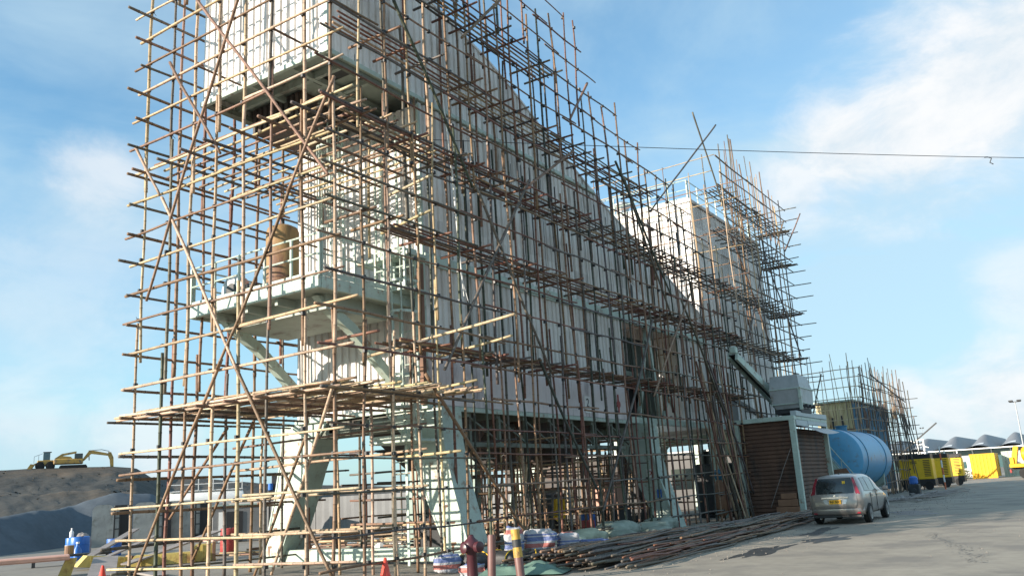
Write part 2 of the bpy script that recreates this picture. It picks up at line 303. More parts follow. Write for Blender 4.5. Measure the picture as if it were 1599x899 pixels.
def corr(mb, axis, const, a0, a1, zb, zt, out=1, pitch=.27, depth=.06):
    """trapezoid-ribbed sheet standing in the plane axis=const from a0 to a1, real ribs"""
    fb = zb if callable(zb) else (lambda a: zb); ft = zt if callable(zt) else (lambda a: zt)
    ps = []; a = a0
    while a < a1 - 1e-6:
        for t, d in ((0, 0), (.58, 0), (.66, -1), (.92, -1)):
            q = a + t * pitch
            if q < a1: ps.append((q, d))
        a += pitch
    ps.append((a1, 0)); vs = []; fs = []
    for q, d in ps:
        c = const + out * depth * d
        for z in (fb(q), ft(q)): vs.append((c, q, z) if axis == 'X' else (q, c, z))
    for i in range(len(ps) - 1): fs.append((2 * i, 2 * i + 2, 2 * i + 3, 2 * i + 1))
    mb.add(vs, fs); return mb

# ------------------------------------------------------------------ ground
g = MB(); g.add([(-1500, -400, 0), (1500, -400, 0), (1500, 2500, 0), (-1500, 2500, 0)], [(0, 1, 2, 3)])
struct(g.build('ground', 'asph'))
g = MB(); g.add([(-8.6, -60, .004), (60, -60, .004), (60, 330, .004), (-14.5, 330, .004), (-10.4, 90, .004), (-9.3, 48, .004), (-8.7, 26, .004)], [(0, 1, 2, 3, 4, 5, 6)])
struct(g.build('road', 'road'))
def blob(cx, cy, rx, ry, n, z, seed, rot=0):
    r2 = random.Random(seed); ph = [r2.uniform(0, 6.3) for _ in range(5)]; vs = []
    for k in range(n):
        t = 2 * math.pi * k / n; q = 1 + sum(.30 / (j + 1) ** .7 * math.sin((2 * j + 2) * t + ph[j]) for j in range(5))
        x, y = rx * q * math.cos(t), ry * q * math.sin(t)
        vs.append((cx + x * math.cos(rot) - y * math.sin(rot), cy + x * math.sin(rot) + y * math.cos(rot), z))
    return vs
for i, (cxx, cyy, rx, ry, rot) in enumerate(((-6.65, 20.3, .28, 2.0, -.05), (-6.0, 23.6, .35, 1.2, -.1), (-5.9, 36.5, .8, 1.6, .1), (-7.0, 27.0, .3, 1.5, .1))):
    g = MB(); vs = blob(cxx, cyy, rx, ry, 90, .008, i + 3, rot); c_ = len(vs); g.add(vs + [(cxx, cyy, .008)], [(k, (k + 1) % c_, c_) for k in range(c_)])
    tag(g.build('dark_patch', 'darkp'), None, None, None, 'structure')  # irregular darker patches laid flat on the road
# cracks with loose chips in the road
g = MB(); r2 = random.Random(4); x, y = -1.9, 17.5
for i in range(60):
    nx, ny = x - .045 + r2.uniform(-.08, .08), y + .14
    for _ in range(4):
        qx, qy, w, h_ = x + r2.gauss(0, .09), y + r2.uniform(0, .14), r2.uniform(.008, .04), r2.uniform(.01, .03)
        g.add([(qx - w, qy, .0085), (qx + w * .3, qy - h_, .0085), (qx + w, qy + h_ * .4, .0085), (qx - w * .2, qy + h_, .0085)], [(0, 1, 2, 3)])
    x, y = nx, ny
    if y > 25: break
tag(g.build('road_crack', 'darkp'), None, None, None, 'structure')

# left: spoil mound, pale berm
from mathutils import noise as NZ
crest = [(24, 3.0), (33, 3.0), (40, 3.3), (49.2, 5.0), (53.7, 6.6), (55.9, 6.5), (57, 8.4), (58.4, 8.8), (62.1, 8.9), (64, 8.8), (80, 8.5)]
def mound(u, v):
    az = lerp(24, 80, u); r = 60 + 170 * v
    H = interp(crest, az); q = (r - 60) / 85
    if q < .3: h = q / .3 * .42
    elif q < .55: h = .42 + .06 * (q - .3) / .25
    elif q < 1: h = .48 + (q - .55) / .45 * .52
    else: h = 1
    p = Vector((az * .9, r * .09, 1)); h = H * h + (.30 * NZ.fractal(p * .8, 1, 2, 6) + .16 * NZ.noise(p * 5)) * min(1, q * 2.2 + .1) * (1.0 if q < .88 else .12)
    if q <= 0.01: h = -.2
    a = R(az); return (-math.sin(a) * r, math.cos(a) * r, h)
struct(tag(MB().grid(mound, 260, 110).build('gravel_mound', 'gravel', smooth=True), None, None))
def berm(u, v):
    az = lerp(53.5, 82, u); top = interp([(53.5, .6), (56, 2.9), (58, 3.1), (60.2, 2.4), (64, 2.0), (80, 2.0)], az)
    r = interp([(53, 60), (60.3, 58), (62, 54), (66, 48), (80, 46)], az) + 16 * v; k = min(1, v / .42); h = top * (k * k * (3 - 2 * k)) if v < .42 else top * max(0, 1 - (v - .42) / .58) ** .5
    p = Vector((az * .4, r * .3, 5)); h += .22 * NZ.fractal(p, 1, 2, 4) * min(1, v * 4)
    a = R(az); return (-math.sin(a) * r, math.cos(a) * r, h - (.15 if v <= 0 else 0))
struct(tag(MB().grid(berm, 150, 40).build('cement_dust_bank', 'berm', smooth=True), None, None))

w = MB(); r2 = random.Random(31)
for k in range(600):
    u, v = r2.random(), r2.random() * .5; p = Vector(mound(u, v)); s = r2.uniform(.08, .30)
    vs = [p + Vector((r2.uniform(-1, 1), r2.uniform(-1, 1), r2.uniform(-.3, .8))) * s for _ in range(5)]
    w.add(vs, [(0, 1, 2), (0, 2, 3), (0, 3, 1), (1, 3, 4), (1, 4, 2), (2, 4, 3)])
tag(w.build('rubble_stones', 'gravel'), 'loose stones and clods scattered over the gravel mound', 'stones', None, 'stuff')

# ------------------------------------------------------------------ main building
XF, XB, Y0, YU = -14.0, -18.85, 17.3, 13.8
roof = [(13.8, 17.0), (16.5, 16.4), (18.7, 15.95), (20.9, 15.4), (22.15, 14.96), (24.8, 13.8), (29, 12.2), (31.75, 11.3), (38, 9.2), (41.4, 7.8)]
rf = lambda y: interp(roof, y)
B = thing('industrial_building', 'tall ribbed white metal hall raised on splayed mint steel legs', 'building', (XF, Y0, 0))
B.location = (0, 0, 0)
w = MB(); corr(w, 'X', XF, YU, 27.5, 12.72, rf, 1)
w.build('upper_wall', 'clad2', B)
w = MB(); corr(w, 'X', XF, Y0, 41.0, 8.12, lambda y: min(12.55, rf(y)), 1); w.build('middle_wall', 'clad2', B)
w = MB(); corr(w, 'X', XF, Y0 + .05, 29.3, 5.25, 7.84, 1); corr(w, 'X', XF, 34.6, 38.0, 4.1, 7.84, 1); w.build('lower_wall', 'clad2', B)
w = MB()
for k in range(11):
    y = Y0 + .03 + k * 1.09; w.bev((XF - .03, y, 4.02), (XF + .02 + .006 * (k % 3), y + 1.084, 5.25), .006)
w.build('smooth_panel_band', 'flat', B)
w = MB(); corr(w, 'Y', YU, XB, XF, 12.75, 17.0, -1, .27, .05); w.build('end_wall', 'clad', B)
w = MB(); corr(w, 'Y', Y0, XB, XF, 4.05, 12.5, -1, .27, .05); w.build('end_wall', 'clad', B)
w = MB(); corr(w, 'X', XB, YU, 27.5, 12.72, rf, -1); corr(w, 'X', XB, Y0, 29.3, 4.1, 12.5, -1); corr(w, 'X', XB, 29.3, 41, 8.1, lambda y: min(12.5, rf(y)), -1); w.build('rear_wall', 'clad', B)
w = MB()
for (a, za), (b, zb) in zip(roof, roof[1:]): w.prism([(a, za - .02), (b, zb - .02), (b, zb + .06), (a, za + .06)], 'X', XB - .05, XF + .03)
w.build('roof', 'clad', B)
# black gaps between cladding sheets
w = MB(); y = Y0 + .5
while y < 33:
    if rnd.random() < .85: w.box((XF - .02, y, 8.15 + rnd.random() * .3), (XF + .006, y + rnd.uniform(.015, .05), min(12.5, rf(y)) - rnd.random() * .5))
    y += rnd.uniform(.5, 1.15)
for y in (18.9, 21.6, 24.6, 27.0): w.box((XF - .02, y, 5.3), (XF + .006, y + .035, 7.8))
w.build('sheet_gap', 'black', B)
# torn sheet with dark hole
w = MB(); w.prism([(30.2, 8.3), (32.6, 8.3), (30.4, 9.5)], 'X', XF, XF + .012); w.build('torn_hole', 'black', B)
w = MB(); w.add([(XF + .02, 30.5, 8.55), (XF + .3, 32.4, 8.2), (XF + .02, 30.55, 9.5)], [(0, 1, 2)]); w.build('torn_sheet', 'clad2', B)
# girts and edge beams
w = MB()
w.bev((XF - .05, Y0, 7.86), (XF + .10, 38.2, 8.10), .01); w.box((XF - .05, Y0, 7.80), (XF + .06, 38.2, 7.857))
w.bev((XF - .05, YU, 12.58), (XF + .07, 27.8, 12.72), .01)
w.bev((XF - .06, 29.3, 3.92), (XF + .06, 41.2, 4.16), .01)
w.bev((XF - .05, Y0 + .06, 3.88), (XF + .04, 29.28, 4.01), .01)
w.bev((XB - .05, YU - .06, 12.60), (XF + .09, YU + .06, 12.745), .01); w.bev((XB - .05, Y0 - .07, 3.90), (XF + .05, Y0 + .05, 4.04), .01)
w.bev((XF - .12, Y0 - .05, 4.05), (XF + .045, Y0 + .045, 12.5), .01); w.bev((XF - .1, YU - .02, 12.75), (XF + .03, YU + .08, 16.9), .01)
w.build('steel_trim', 'mint', B)
w = MB(); w.box((XF - .14, Y0 - .19, 4.0), (XF + .07, Y0 - .07, 7.75)); w.build('rusty_corner_post', 'rust', B)
# underside of the lower storey
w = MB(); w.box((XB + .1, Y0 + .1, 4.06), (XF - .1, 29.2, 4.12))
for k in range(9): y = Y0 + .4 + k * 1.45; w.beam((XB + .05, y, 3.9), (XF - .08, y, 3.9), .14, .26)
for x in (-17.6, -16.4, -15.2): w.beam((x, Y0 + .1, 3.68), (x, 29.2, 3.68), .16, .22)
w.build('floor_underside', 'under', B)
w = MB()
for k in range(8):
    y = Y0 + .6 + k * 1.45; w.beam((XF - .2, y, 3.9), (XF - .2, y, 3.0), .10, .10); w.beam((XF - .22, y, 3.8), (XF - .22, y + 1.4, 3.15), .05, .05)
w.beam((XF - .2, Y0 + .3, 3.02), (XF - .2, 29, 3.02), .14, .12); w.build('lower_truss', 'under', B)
for yy in (20.5, 24.4, 27.4):
    w = MB(); w.add([(-18.2, yy - 1.5, 4.0), (-14.8, yy - 1.5, 4.0), (-14.8, yy + 1.3, 4.0), (-18.2, yy + 1.3, 4.0), (-17.1, yy - .5, 2.5), (-15.9, yy - .5, 2.5), (-15.9, yy + .5, 2.5), (-17.1, yy + .5, 2.5)],
        [(0, 1, 5, 4), (1, 2, 6, 5), (2, 3, 7, 6), (3, 0, 4, 7), (4, 5, 6, 7)]); w.build('discharge_hopper', 'hop', B)
# overhang soffit
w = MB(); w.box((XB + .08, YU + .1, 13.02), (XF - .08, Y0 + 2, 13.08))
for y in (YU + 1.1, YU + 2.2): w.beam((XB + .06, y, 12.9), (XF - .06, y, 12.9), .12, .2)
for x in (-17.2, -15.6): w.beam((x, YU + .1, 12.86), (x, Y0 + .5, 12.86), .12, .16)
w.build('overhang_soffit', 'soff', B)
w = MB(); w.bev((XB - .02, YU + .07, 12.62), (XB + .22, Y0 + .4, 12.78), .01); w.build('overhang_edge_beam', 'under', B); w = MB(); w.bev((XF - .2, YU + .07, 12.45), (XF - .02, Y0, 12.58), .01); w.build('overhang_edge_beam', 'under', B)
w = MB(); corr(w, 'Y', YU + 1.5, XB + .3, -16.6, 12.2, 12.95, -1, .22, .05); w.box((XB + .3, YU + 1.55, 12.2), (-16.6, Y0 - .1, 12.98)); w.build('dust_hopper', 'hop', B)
w = MB(); w.box((-16.0, YU + 1.4, 12.995), (-14.6, YU + 1.75, 13.015)); w.build('vent_slot', 'black', B)
# splayed portal legs
def leg(side, y, top=True):
    w = MB(); o = lambda x: (-32.8 - x) if side < 0 else x
    outer = [(-12.78, 0), (-13.30, 1.8), (-13.56, 3.0), (-13.6, 3.9)]; inner = [(-15.45, 3.9), (-14.9, 3.3), (-14.55, 2.6), (-14.1, 1.5), (-13.42, 0)]
    poly = [(o(a) - (.35 if side < 0 else 0), b) for a, b in outer + inner]
    w.prism(poly, 'Y', y, y + .06); w.prism(poly, 'Y', y + .74, y + .8)
    n = len(outer)
    for (a, za), (b, zb) in zip(poly[:n], poly[1:n]): w.beam((a, y + .4, za), (b, y + .4, zb), .84, .05, up=(1, 0, 0))
    for (a, za), (b, zb) in zip(poly[n:], poly[n + 1:]): w.beam((a, y + .4, za), (b, y + .4, zb), .84, .05, up=(1, 0, 0))
    b0 = poly[0][0], poly[-1][0]; l, r = min(b0) - .15, max(b0) + .15
    lo = w.build('portal_leg', 'mint', B)
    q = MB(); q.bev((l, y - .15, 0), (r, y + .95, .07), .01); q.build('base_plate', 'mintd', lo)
    q = MB()
    for z in (.45, 1.0, 1.6, 2.3): x = (interp([(0, b0[0]), (3.0, poly[2][0])], z) + interp([(0, b0[1]), (2.5, poly[-3][0])], z)) / 2; q.box((x - .02, y + .06, z), (x + .30 * (1 if side > 0 else -1) + .02, y + .74, z + .02)) if side > 0 else None
    if q.v: q.build('stiffener_plate', 'mint', lo)
    if y < 18:
        q = MB(); r3 = random.Random(int(side + 5))
        for (dx, z, h) in ((.10, 1.45, .18), (.12, .55, .30), (.22, 1.05, .06)):
            x = interp([(0, min(poly[0][0], poly[-1][0])), (3, min(poly[2][0], poly[-2][0]))], z) + dx
            vs = [(x - .02, y - .004, z), (x + .14, y - .004, z + .01), (x + .15, y - .004, z - .05), (x + .08, y - .004, z - .06), (x + .06, y - .004, z - h), (x + .02, y - .004, z - h * .9), (x - .01, y - .004, z - .05)]
            q.add(vs, [tuple(range(7))])
        q.build('rust_stain', 'rust', lo)
    return lo
LEGS = []
for y in (17.35, 29.9, 41.4):
    LEGS.append(leg(1, y)); LEGS.append(leg(-1, y))
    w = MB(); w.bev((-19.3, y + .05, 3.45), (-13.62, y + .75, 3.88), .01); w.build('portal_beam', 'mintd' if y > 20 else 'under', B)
w = MB(); w.bev((-19.6, 17.5, .08), (-13.75, 17.8, .42), .02); w.build('ground_tie_beam', 'mint', B)
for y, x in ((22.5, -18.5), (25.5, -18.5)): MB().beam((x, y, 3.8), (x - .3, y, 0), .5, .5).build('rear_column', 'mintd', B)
# plates on the far leg and the panel number
w = MB(); w.box((-13.78, 29.86, 1.9), (-13.55, 29.885, 2.2)); sg = w.build('warning_plate', 'white', B)
w = MB(); w.lathe([(.085, 29.845), (.085, 29.855)], (-13.665, 0, 2.06), 16, 'Y'); w.build('warning_ring', 'red', sg)
w = MB(); w.lathe([(.055, 29.835), (.055, 29.842)], (-13.665, 0, 2.06), 16, 'Y'); w.build('warning_centre', 'white', sg)
w = MB(); w.box((-13.45, 29.87, 1.15), (-13.27, 29.89, 1.45)); w.build('blue_plate', 'signb', B)
w = MB(); w.box((XF + .03, 25.75, 4.15), (XF + .05, 26.15, 4.72)); np_ = w.build('number_plate', 'white', B)
def letters(txt, size, loc, rot, material, parent, name='lettering', ex=.004):
    cu_ = bpy.data.curves.new('t', 'FONT'); cu_.body = txt; cu_.size = size; cu_.extrude = ex; cu_.align_x = 'CENTER'; cu_.align_y = 'CENTER'
    ob = bpy.data.objects.new('t', cu_); COL.objects.link(ob); bpy.context.view_layer.update()
    me = bpy.data.meshes.new_from_object(ob); bpy.data.objects.remove(ob)
    T = Matrix.Translation(loc) @ rot.to_matrix().to_4x4(); me.transform(T); me.materials.clear(); me.materials.append(MT[material])
    o = bpy.data.objects.new(name, me); COL.objects.link(o); o.parent = parent; return o
from mathutils import Euler
letters('2', .42, (XF + .056, 25.95, 4.48), Euler((R(90), 0, R(90))), 'black', np_, 'numeral')
w = MB(); w.lathe([(.13, XF + .10), (.13, XF + .13)], (0, 28.2, 4.55), 14, 'X'); w.box((XF + .1, 28.16, 4.2), (XF + .125, 28.24, 4.9)); w.build('red_marker', 'red', B)
# equipment in the opening between the two wall stretches
w = MB(); corr(w, 'X', XF - .7, 29.7, 31.6, 6.0, 7.5, 1, .16, .06); w.add([(XF - .9, 31.2, 7.3), (XF - .9, 34.5, 7.4), (XF - .9, 34.3, 4.3), (XF - .9, 32.8, 4.3), (XB, 29.7, 7.3), (XB, 33.9, 7.3)], [(0, 1, 2, 3), (0, 1, 5, 4)])
w.build('bay_hopper', 'cage', B)
w = MB(); w.box((XB, 29.5, 4.05), (XF - 1.2, 34.5, 7.7)); w.build('bay_dark_fill', 'black', B)  # black block standing in for the unlit depth of the bay
w = MB()
w.beam((XF - .05, 32.2, 4.1), (XF - .05, 31.6, 7.8), .18, .18); w.beam((XF - .03, 30.2, 4.2), (XF - .03, 31.5, 7.6), .14, .14); w.beam((XF - .03, 32.4, 4.2), (XF - .03, 33.6, 5.6), .12, .12); w.beam((XF - .03, 33.9, 4.2), (XF - .03, 32.9, 5.6), .10, .10)
w.build('bay_bracing', 'mint', B)
MB().beam((XF - .4, 29.35, 5.9), (XF - .4, 34.6, 5.9), .16, .18).build('bay_crossbeam', 'under', B)
w = MB(); w.box((XF - 1.0, 33.95, 4.3), (XF - .86, 34.2, 5.3)); w.build('hanging_sheet', 'yel', B)
# equipment platform
PX0, PX1 = -19.1, -14.3
P = MB(); P.bev((PX0, YU, 6.86), (PX1, Y0 - .06, 6.91), .01); P = P.build('equipment_platform', 'mint', B)
w = MB(); w.bev((PX0 - .02, YU - .06, 6.60), (PX1 + .02, YU + .04, 6.90), .012); w.bev((PX1 - .06, YU + .045, 6.60), (PX1 + .04, Y0 - .07, 6.90), .012); w.bev((PX0 - .04, YU + .045, 6.60), (PX0 + .06, Y0 - .07, 6.90), .012); w.build('edge_beam', 'mint', P)
w = MB(); w.box((PX0 + .1, YU + .08, 6.66), (PX1 - .1, Y0 - .1, 6.72)); w.box((PX0 + .5, YU + .7, 6.28), (PX1 - .5, Y0 - .6, 6.66))
for x in (-18.2, -17, -15.9): w.beam((x, YU + .1, 6.55), (x, Y0 - .1, 6.55), .1, .2)
w.build('underdeck', 'soff', P)
for x in (PX0 + .45, PX1 - .8):
    w = MB(); w.prism([(YU + .5, 6.6), (YU + 1.1, 6.6), (YU + 1.25, 6.35), (YU + 1.8, 6.05), (Y0 - .08, 4.75), (Y0 - .08, 4.45), (YU + 1.7, 5.8), (YU + .8, 6.3)], 'X', x, x + .22); w.build('strut', 'mint', P)
def railing(p0, p1, n, z, hgt=1.05, parent=None, material='mint'):
    w = MB(); p0 = Vector((*p0, z)); p1 = Vector((*p1, z))
    for k in range(n + 1): q = p0.lerp(p1, k / n); w.beam(q, q + Vector((0, 0, hgt)), .055, .055)
    for h in (hgt, hgt * .52): w.tube([p0 + Vector((0, 0, h)), p1 + Vector((0, 0, h))], .024, 6)
    w.beam(p0 + Vector((0, 0, .07)), p1 + Vector((0, 0, .07)), .015, .12); return w.build('railing', material, parent)
railing((PX0, YU), (PX1, YU), 5, 6.91, parent=P); railing((PX1, YU + .08), (PX1, Y0 - .1), 3, 6.91, parent=P); railing((PX0, YU + .08), (PX0, Y0 - .1), 3, 6.91, parent=P)
# landing by the wall and cabinets
w = MB(); w.bev((-14.9, Y0 - 1.0, 6.90), (-13.75, Y0 - .08, 6.97), .01); w.bev((-15.6, Y0 - .9, 7.85), (-13.75, Y0 - .1, 7.95), .01); w.build('landing', 'mint', B)
railing((-14.8, Y0 - 1.0), (-13.8, Y0 - 1.0), 2, 6.97, parent=B)
# caged ladders
def cage_ladder(x, y, z0, z1, cage0=None, parent=None, wd=.5):
    w = MB()
    for s in (-1, 1): w.beam((x + s * wd / 2, y, z0), (x + s * wd / 2, y, z1), .07, .03, up=(0, 1, 0))
    z = z0 + .2
    while z < z1 - .1: w.tube([(x - wd / 2, y, z), (x + wd / 2, y, z)], .014, 5, False); z += .29
    L_ = w.build('caged_ladder' if cage0 is not None else 'ladder', 'mint', parent)
    if cage0 is not None:
        c = MB(); z = cage0; pts = [(x + .36 * math.cos(t), y - .05 + -.62 * math.sin(t)) for t in [math.pi * k / 10 for k in range(11)]]
        while z <= z1 + .01:
            for (a, b) in zip(pts, pts[1:]): c.beam((*a, z), (*b, z), .015, .07)
            z += .82
        for k in (1, 3, 5, 7, 9): c.beam((*pts[k], cage0), (*pts[k], z - .82), .012, .045)
        c.build('safety_cage', 'mint', L_)
    return L_
cage_ladder(-14.15, Y0 - .45, 3.1, 8.0, 3.9, B)
cage_ladder(-16.75, Y0 - .45, 6.95, 12.6, 9.2, B)
cage_ladder(-14.55, Y0 - .5, 0.05, 3.2, None, B, .42)
w = MB(); w.bev((-15.1, Y0 - 1.05, 3.02), (-13.55, Y0 - .1, 3.09), .01); w.build('ladder_landing', 'mint', B)
railing((-15.05, Y0 - 1.02), (-13.6, Y0 - 1.02), 2, 3.09, .95, B)
# pipework and cable tray on the end wall
w = MB()
for x, z0, z1, r in ((-15.35, 7, 12.4, .05), (-15.55, 7, 12.4, .03), (-14.75, 4, 12.3, .035), (-17.75, 7, 12, .045)): w.tube([(x, Y0 - .12, z0), (x, Y0 - .12, z1)], r, 8)
w.build('wall_pipe', 'mint', B)
for x, z, a, h in ((-15.1, 7.0, .55, 1.0), (-14.95, 8.0, .0, 0)):
    if h: MB().bev((x, Y0 - .5, z), (x + a, Y0 - .15, z + h), .02).build('control_cabinet', 'mintd', B)

# things standing on the platform
t = thing('steel_tank', 'brown rusty upright steel cylinder standing on the raised platform', 'tank', (-17.15, 15.2, 6.92))
MB().lathe([(.46, 0), (.46, .02), (.44, .05), (.44, 1.95), (.40, 2.06), (.25, 2.14), (.05, 2.17)], n=28).build('shell', 'rustyel', t, angle=40)
MB().lathe([(.452, .62), (.452, .66)], n=28).build('band', 'rust', t); MB().lathe([(.452, .50), (.452, .53)], n=28).build('band', 'rust', t)
MB().lathe([(.05, 2.17), (.05, 2.36)], n=10).build('spout', 'dark', t)
t = thing('drum_fan', 'round pale fan housing with dark motor at the outer end of the platform', 'fan', (-18.45, 14.75, 6.92))
MB().lathe([(.28, -.18), (.42, -.17), (.42, .12), (.38, .17), (.15, .18)], (0, 0, .47), 26, 'Y').build('housing', 'steel', t, angle=40)
MB().lathe([(.20, -.20), (.20, -.175)], (0, 0, .47), 20, 'Y').build('inlet', 'black', t)
MB().bev((.35, -.2, .08), (.95, .25, .55), .04).build('motor', 'dark', t); MB().box((-.35, -.2, 0), (.95, .25, .08)).build('skid', 'mintd', t)
t = thing('orange_cabinet', 'orange metal box half hidden behind the brown tank', 'cabinet', (-17.95, 15.75, 6.92))
MB().bev((-.3, -.25, .6), (.35, .25, 1.35), .02).build('case', 'orange', t)
w = MB()
for x in (-.25, .28):
    for y in (-.2, .2): w.beam((x, y, 0), (x, y, .62), .05, .05)
w.build('stand', 'dark', t)

# ------------------------------------------------------------------ bamboo scaffolds
PAL = {'pale': (.42, .31, .20), 'straw': (.50, .40, .26), 'brown': (.21, .13, .085), 'red': (.18, .085, .06), 'grey': (.12, .105, .09), 'green': (.06, .07, .052)}  # brown to green: weathered, with long-side shade also put into the colour
def bamboo(mb, a, b, r=.035, kind='pale', bend=.02, seed=None, n=6, det=True):
    q = rnd if seed is None else random.Random(seed)
    a = Vector(a); b = Vector(b); d = b - a; L = d.length; d.normalize()
    u = Vector((0, 0, 1)) if abs(d.z) < .9 else Vector((0, 1, 0)); x = d.cross(u).normalized(); y = x.cross(d)
    base = PAL[kind]; f = q.uniform(.8, 1.22); base = (base[0] * f, base[1] * f * q.uniform(.93, 1.05), base[2] * f * q.uniform(.85, 1.1))
    ph, ph2 = q.uniform(0, 6.3), q.uniform(0, 6.3); am = bend * q.uniform(.4, 1.3) * min(1.0, L / 5.0); am2 = am * .3
    step = q.uniform(.30, .42); t = q.uniform(.05, .3); ts = [(0, 0)]
    while t < L - .05:
        ts += [(t - .02, 0), (t, 1), (t + .02, 0)] if det else [(t, 0)]
        t += step * (1 if det else 2) * q.uniform(.85, 1.15)
    ts.append((L, 0)); vs = []; cs = []; fs = []
    ts = [p for i, p in enumerate(ts) if i == 0 or p[0] > ts[i - 1][0]]
    for i, (t, nd) in enumerate(ts):
        k = t / L; off = x * (am * math.sin(ph + 5.1 * k) - am * math.sin(ph) * (1 - k) - am * math.sin(ph + 5.1) * k) + y * (am2 * math.sin(ph2 + 11 * k))
        rr = r * (1.08 - .2 * k) * (1.17 if nd else 1); c = a + d * t + off
        s = 1.0 if not nd else .5
        tone = (base[0] * s, base[1] * s, base[2] * s)
        for j in range(n):
            w_ = 2 * math.pi * j / n; vs.append(c + (x * math.cos(w_) + y * math.sin(w_)) * rr); cs.append(tone)
    m_ = len(ts)
    for i in range(m_ - 1):
        for j in range(n): fs.append((i * n + j, i * n + (j + 1) % n, (i + 1) * n + (j + 1) % n, (i + 1) * n + j))
    fs.append(tuple(range(n - 1, -1, -1))); fs.append(tuple(range((m_ - 1) * n, m_ * n)))
    mb.add(vs, fs, cs)
EYE = Vector((0, 0, 1.7))
class Scaf:
    def __init__(s, root): s.root = root; s.k = {}; s.lash = MB()
    def pole(s, kind, a, b, r, tone, bend=.02, det=True, n=6):
        mb = MB(); bamboo(mb, a, b, r, tone, bend, n=n, det=det)
        d = ((Vector(a) + Vector(b)) / 2 - EYE).length; s.k.setdefault(kind, []).append((d / max(1, (Vector(b) - Vector(a)).length) ** .5, mb))
    def upright(s, x, y, z0, z1, tones, r=.04, det=True, jit=.03):
        z = z0; i = 0; sgn = rnd.choice((-1, 1)); lx = rnd.uniform(-jit, jit); ly = rnd.uniform(-jit, jit)
        while z < z1 - .2:
            L = min(rnd.uniform(5.2, 6.8), z1 - z); ox = (.5 if i % 2 else -.5) * r * 2 * sgn
            if z1 - (z + L) < 1.4: L = z1 - z
            s.pole('upright_pole', (x + ox + lx, y + ly, z), (x + ox + rnd.uniform(-jit, jit), y + rnd.uniform(-jit, jit), z + L), r * rnd.uniform(.85, 1.12), rnd.choice(tones), .035, det)
            z += L - (1.0 if z + L < z1 - .1 else 0); i += 1
            if z + .01 >= z1 or L >= z1 - z0: break
            if z + 1.01 >= z1: break
    def run(s, kind, p0, p1, r, tones, lo=5.0, hi=7.0, over=.9, bend=.025, wob=.03, det=True, off=(0, 0, .06)):
        """a line of overlapping culms from p0 to p1"""
        p0 = Vector(p0); p1 = Vector(p1); d = p1 - p0; L = d.length; d.normalize(); t = 0; i = 0; o = Vector(off)
        while t < L - .3:
            l = min(rnd.uniform(lo, hi), L - t)
            if L - t - l < 1.3: l = L - t
            j = o * (.5 if i % 2 else -.5) + Vector((0, 0, rnd.uniform(-wob, wob)))
            s.pole(kind, p0 + d * t + j, p0 + d * (t + l) + o * (.5 if i % 2 else -.5) + Vector((0, 0, rnd.uniform(-wob, wob))), r * rnd.uniform(.85, 1.15), rnd.choice(tones), bend, det)
            if t + l >= L - .01: break
            t += l - over; i += 1
    def tie(s, p, axis='Z', r=.055, h=.07):
        p = Vector(p); d = {'X': Vector((1, 0, 0)), 'Y': Vector((0, 1, 0)), 'Z': Vector((0, 0, 1))}[axis]
        s.lash.tube([p - d * h / 2, p + d * h / 2], r, 6)
        if rnd.random() < .25:
            a = rnd.uniform(0, 6.3); e = p + Vector((math.cos(a) * .12, math.sin(a) * .12, rnd.uniform(-.14, .06))); s.lash.beam(p, e, .006, .012)
    def done(s, most=95):
        for kind, L in s.k.items():
            L.sort(key=lambda p: p[0])
            for d, mb in L[:most]: mb.build(kind, 'bamboo', s.root, smooth=True)
            if len(L) > most:
                al = MB()
                for d, mb in L[most:]: al.add(mb.v, mb.f, mb.c)
                tag(al.build(kind, 'bamboo', s.root, smooth=True), None, None, None, 'stuff')
        if s.lash.v: tag(s.lash.build('lashings', 'black', s.root), None, None, None, 'stuff')
def deck_poles(mb, rows, z, tones, axis, a0, a1, thick=.028, zj=.02, endj=.25, det=True):
    for c in rows:
        L = a1 - a0; t = a0 + rnd.uniform(-endj, endj) * .6
        while t < a1 - .5:
            e = min(t + rnd.uniform(4.2, 6.2), a1 + rnd.uniform(-endj, endj))
            zz = z + rnd.uniform(-zj, zj); k = rnd.uniform(-.025, .025)
            if axis == 'X': bamboo(mb, (t, c + k, zz), (e, c - k, zz + rnd.uniform(-zj, zj)), thick * rnd.uniform(.8, 1.15), rnd.choice(tones), .03, det=det)
            else: bamboo(mb, (c + k, t, zz), (c - k, e, zz + rnd.uniform(-zj, zj)), thick * rnd.uniform(.8, 1.15), rnd.choice(tones), .03, det=det)
            t = e - .5

LEV = [.48, 1.08, 1.86, 2.62, 3.18, 3.97, 4.75, 5.58, 6.36, 7.12, 7.92, 8.68, 9.5, 10.28, 11.06, 11.83, 12.6, 13.4, 14.14, 14.95, 15.7, 16.5, 17.3, 18.1]
DK = [5.2, 7.95, 10.25, 12.7, 15.0]
FX = [-19.06, -18.02, -17.1, -16.22, -15.26, -14.29, -13.2, -12.34]
XS, XI, FY = -12.3, -13.25, 12.3
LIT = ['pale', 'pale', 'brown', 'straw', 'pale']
SHD = ['brown', 'red', 'brown', 'grey', 'grey', 'brown', 'green']  # weathered tones that also carry the long side's shade in their colour
TOP = [(12, 20.5), (20.5, 20.3), (21.2, 16.9), (22, 17.0), (23, 17.3), (23.8, 17.6), (24.8, 15.4), (26.4, 15.2), (28, 14.2), (31.7, 13.2), (34, 12.2), (37.5, 11.2)]
rs = thing('bamboo_scaffold', 'big tied bamboo scaffold wrapping the raised hall and its equipment platform', 'scaffold', (0, 0, 0))
A = Scaf(rs)
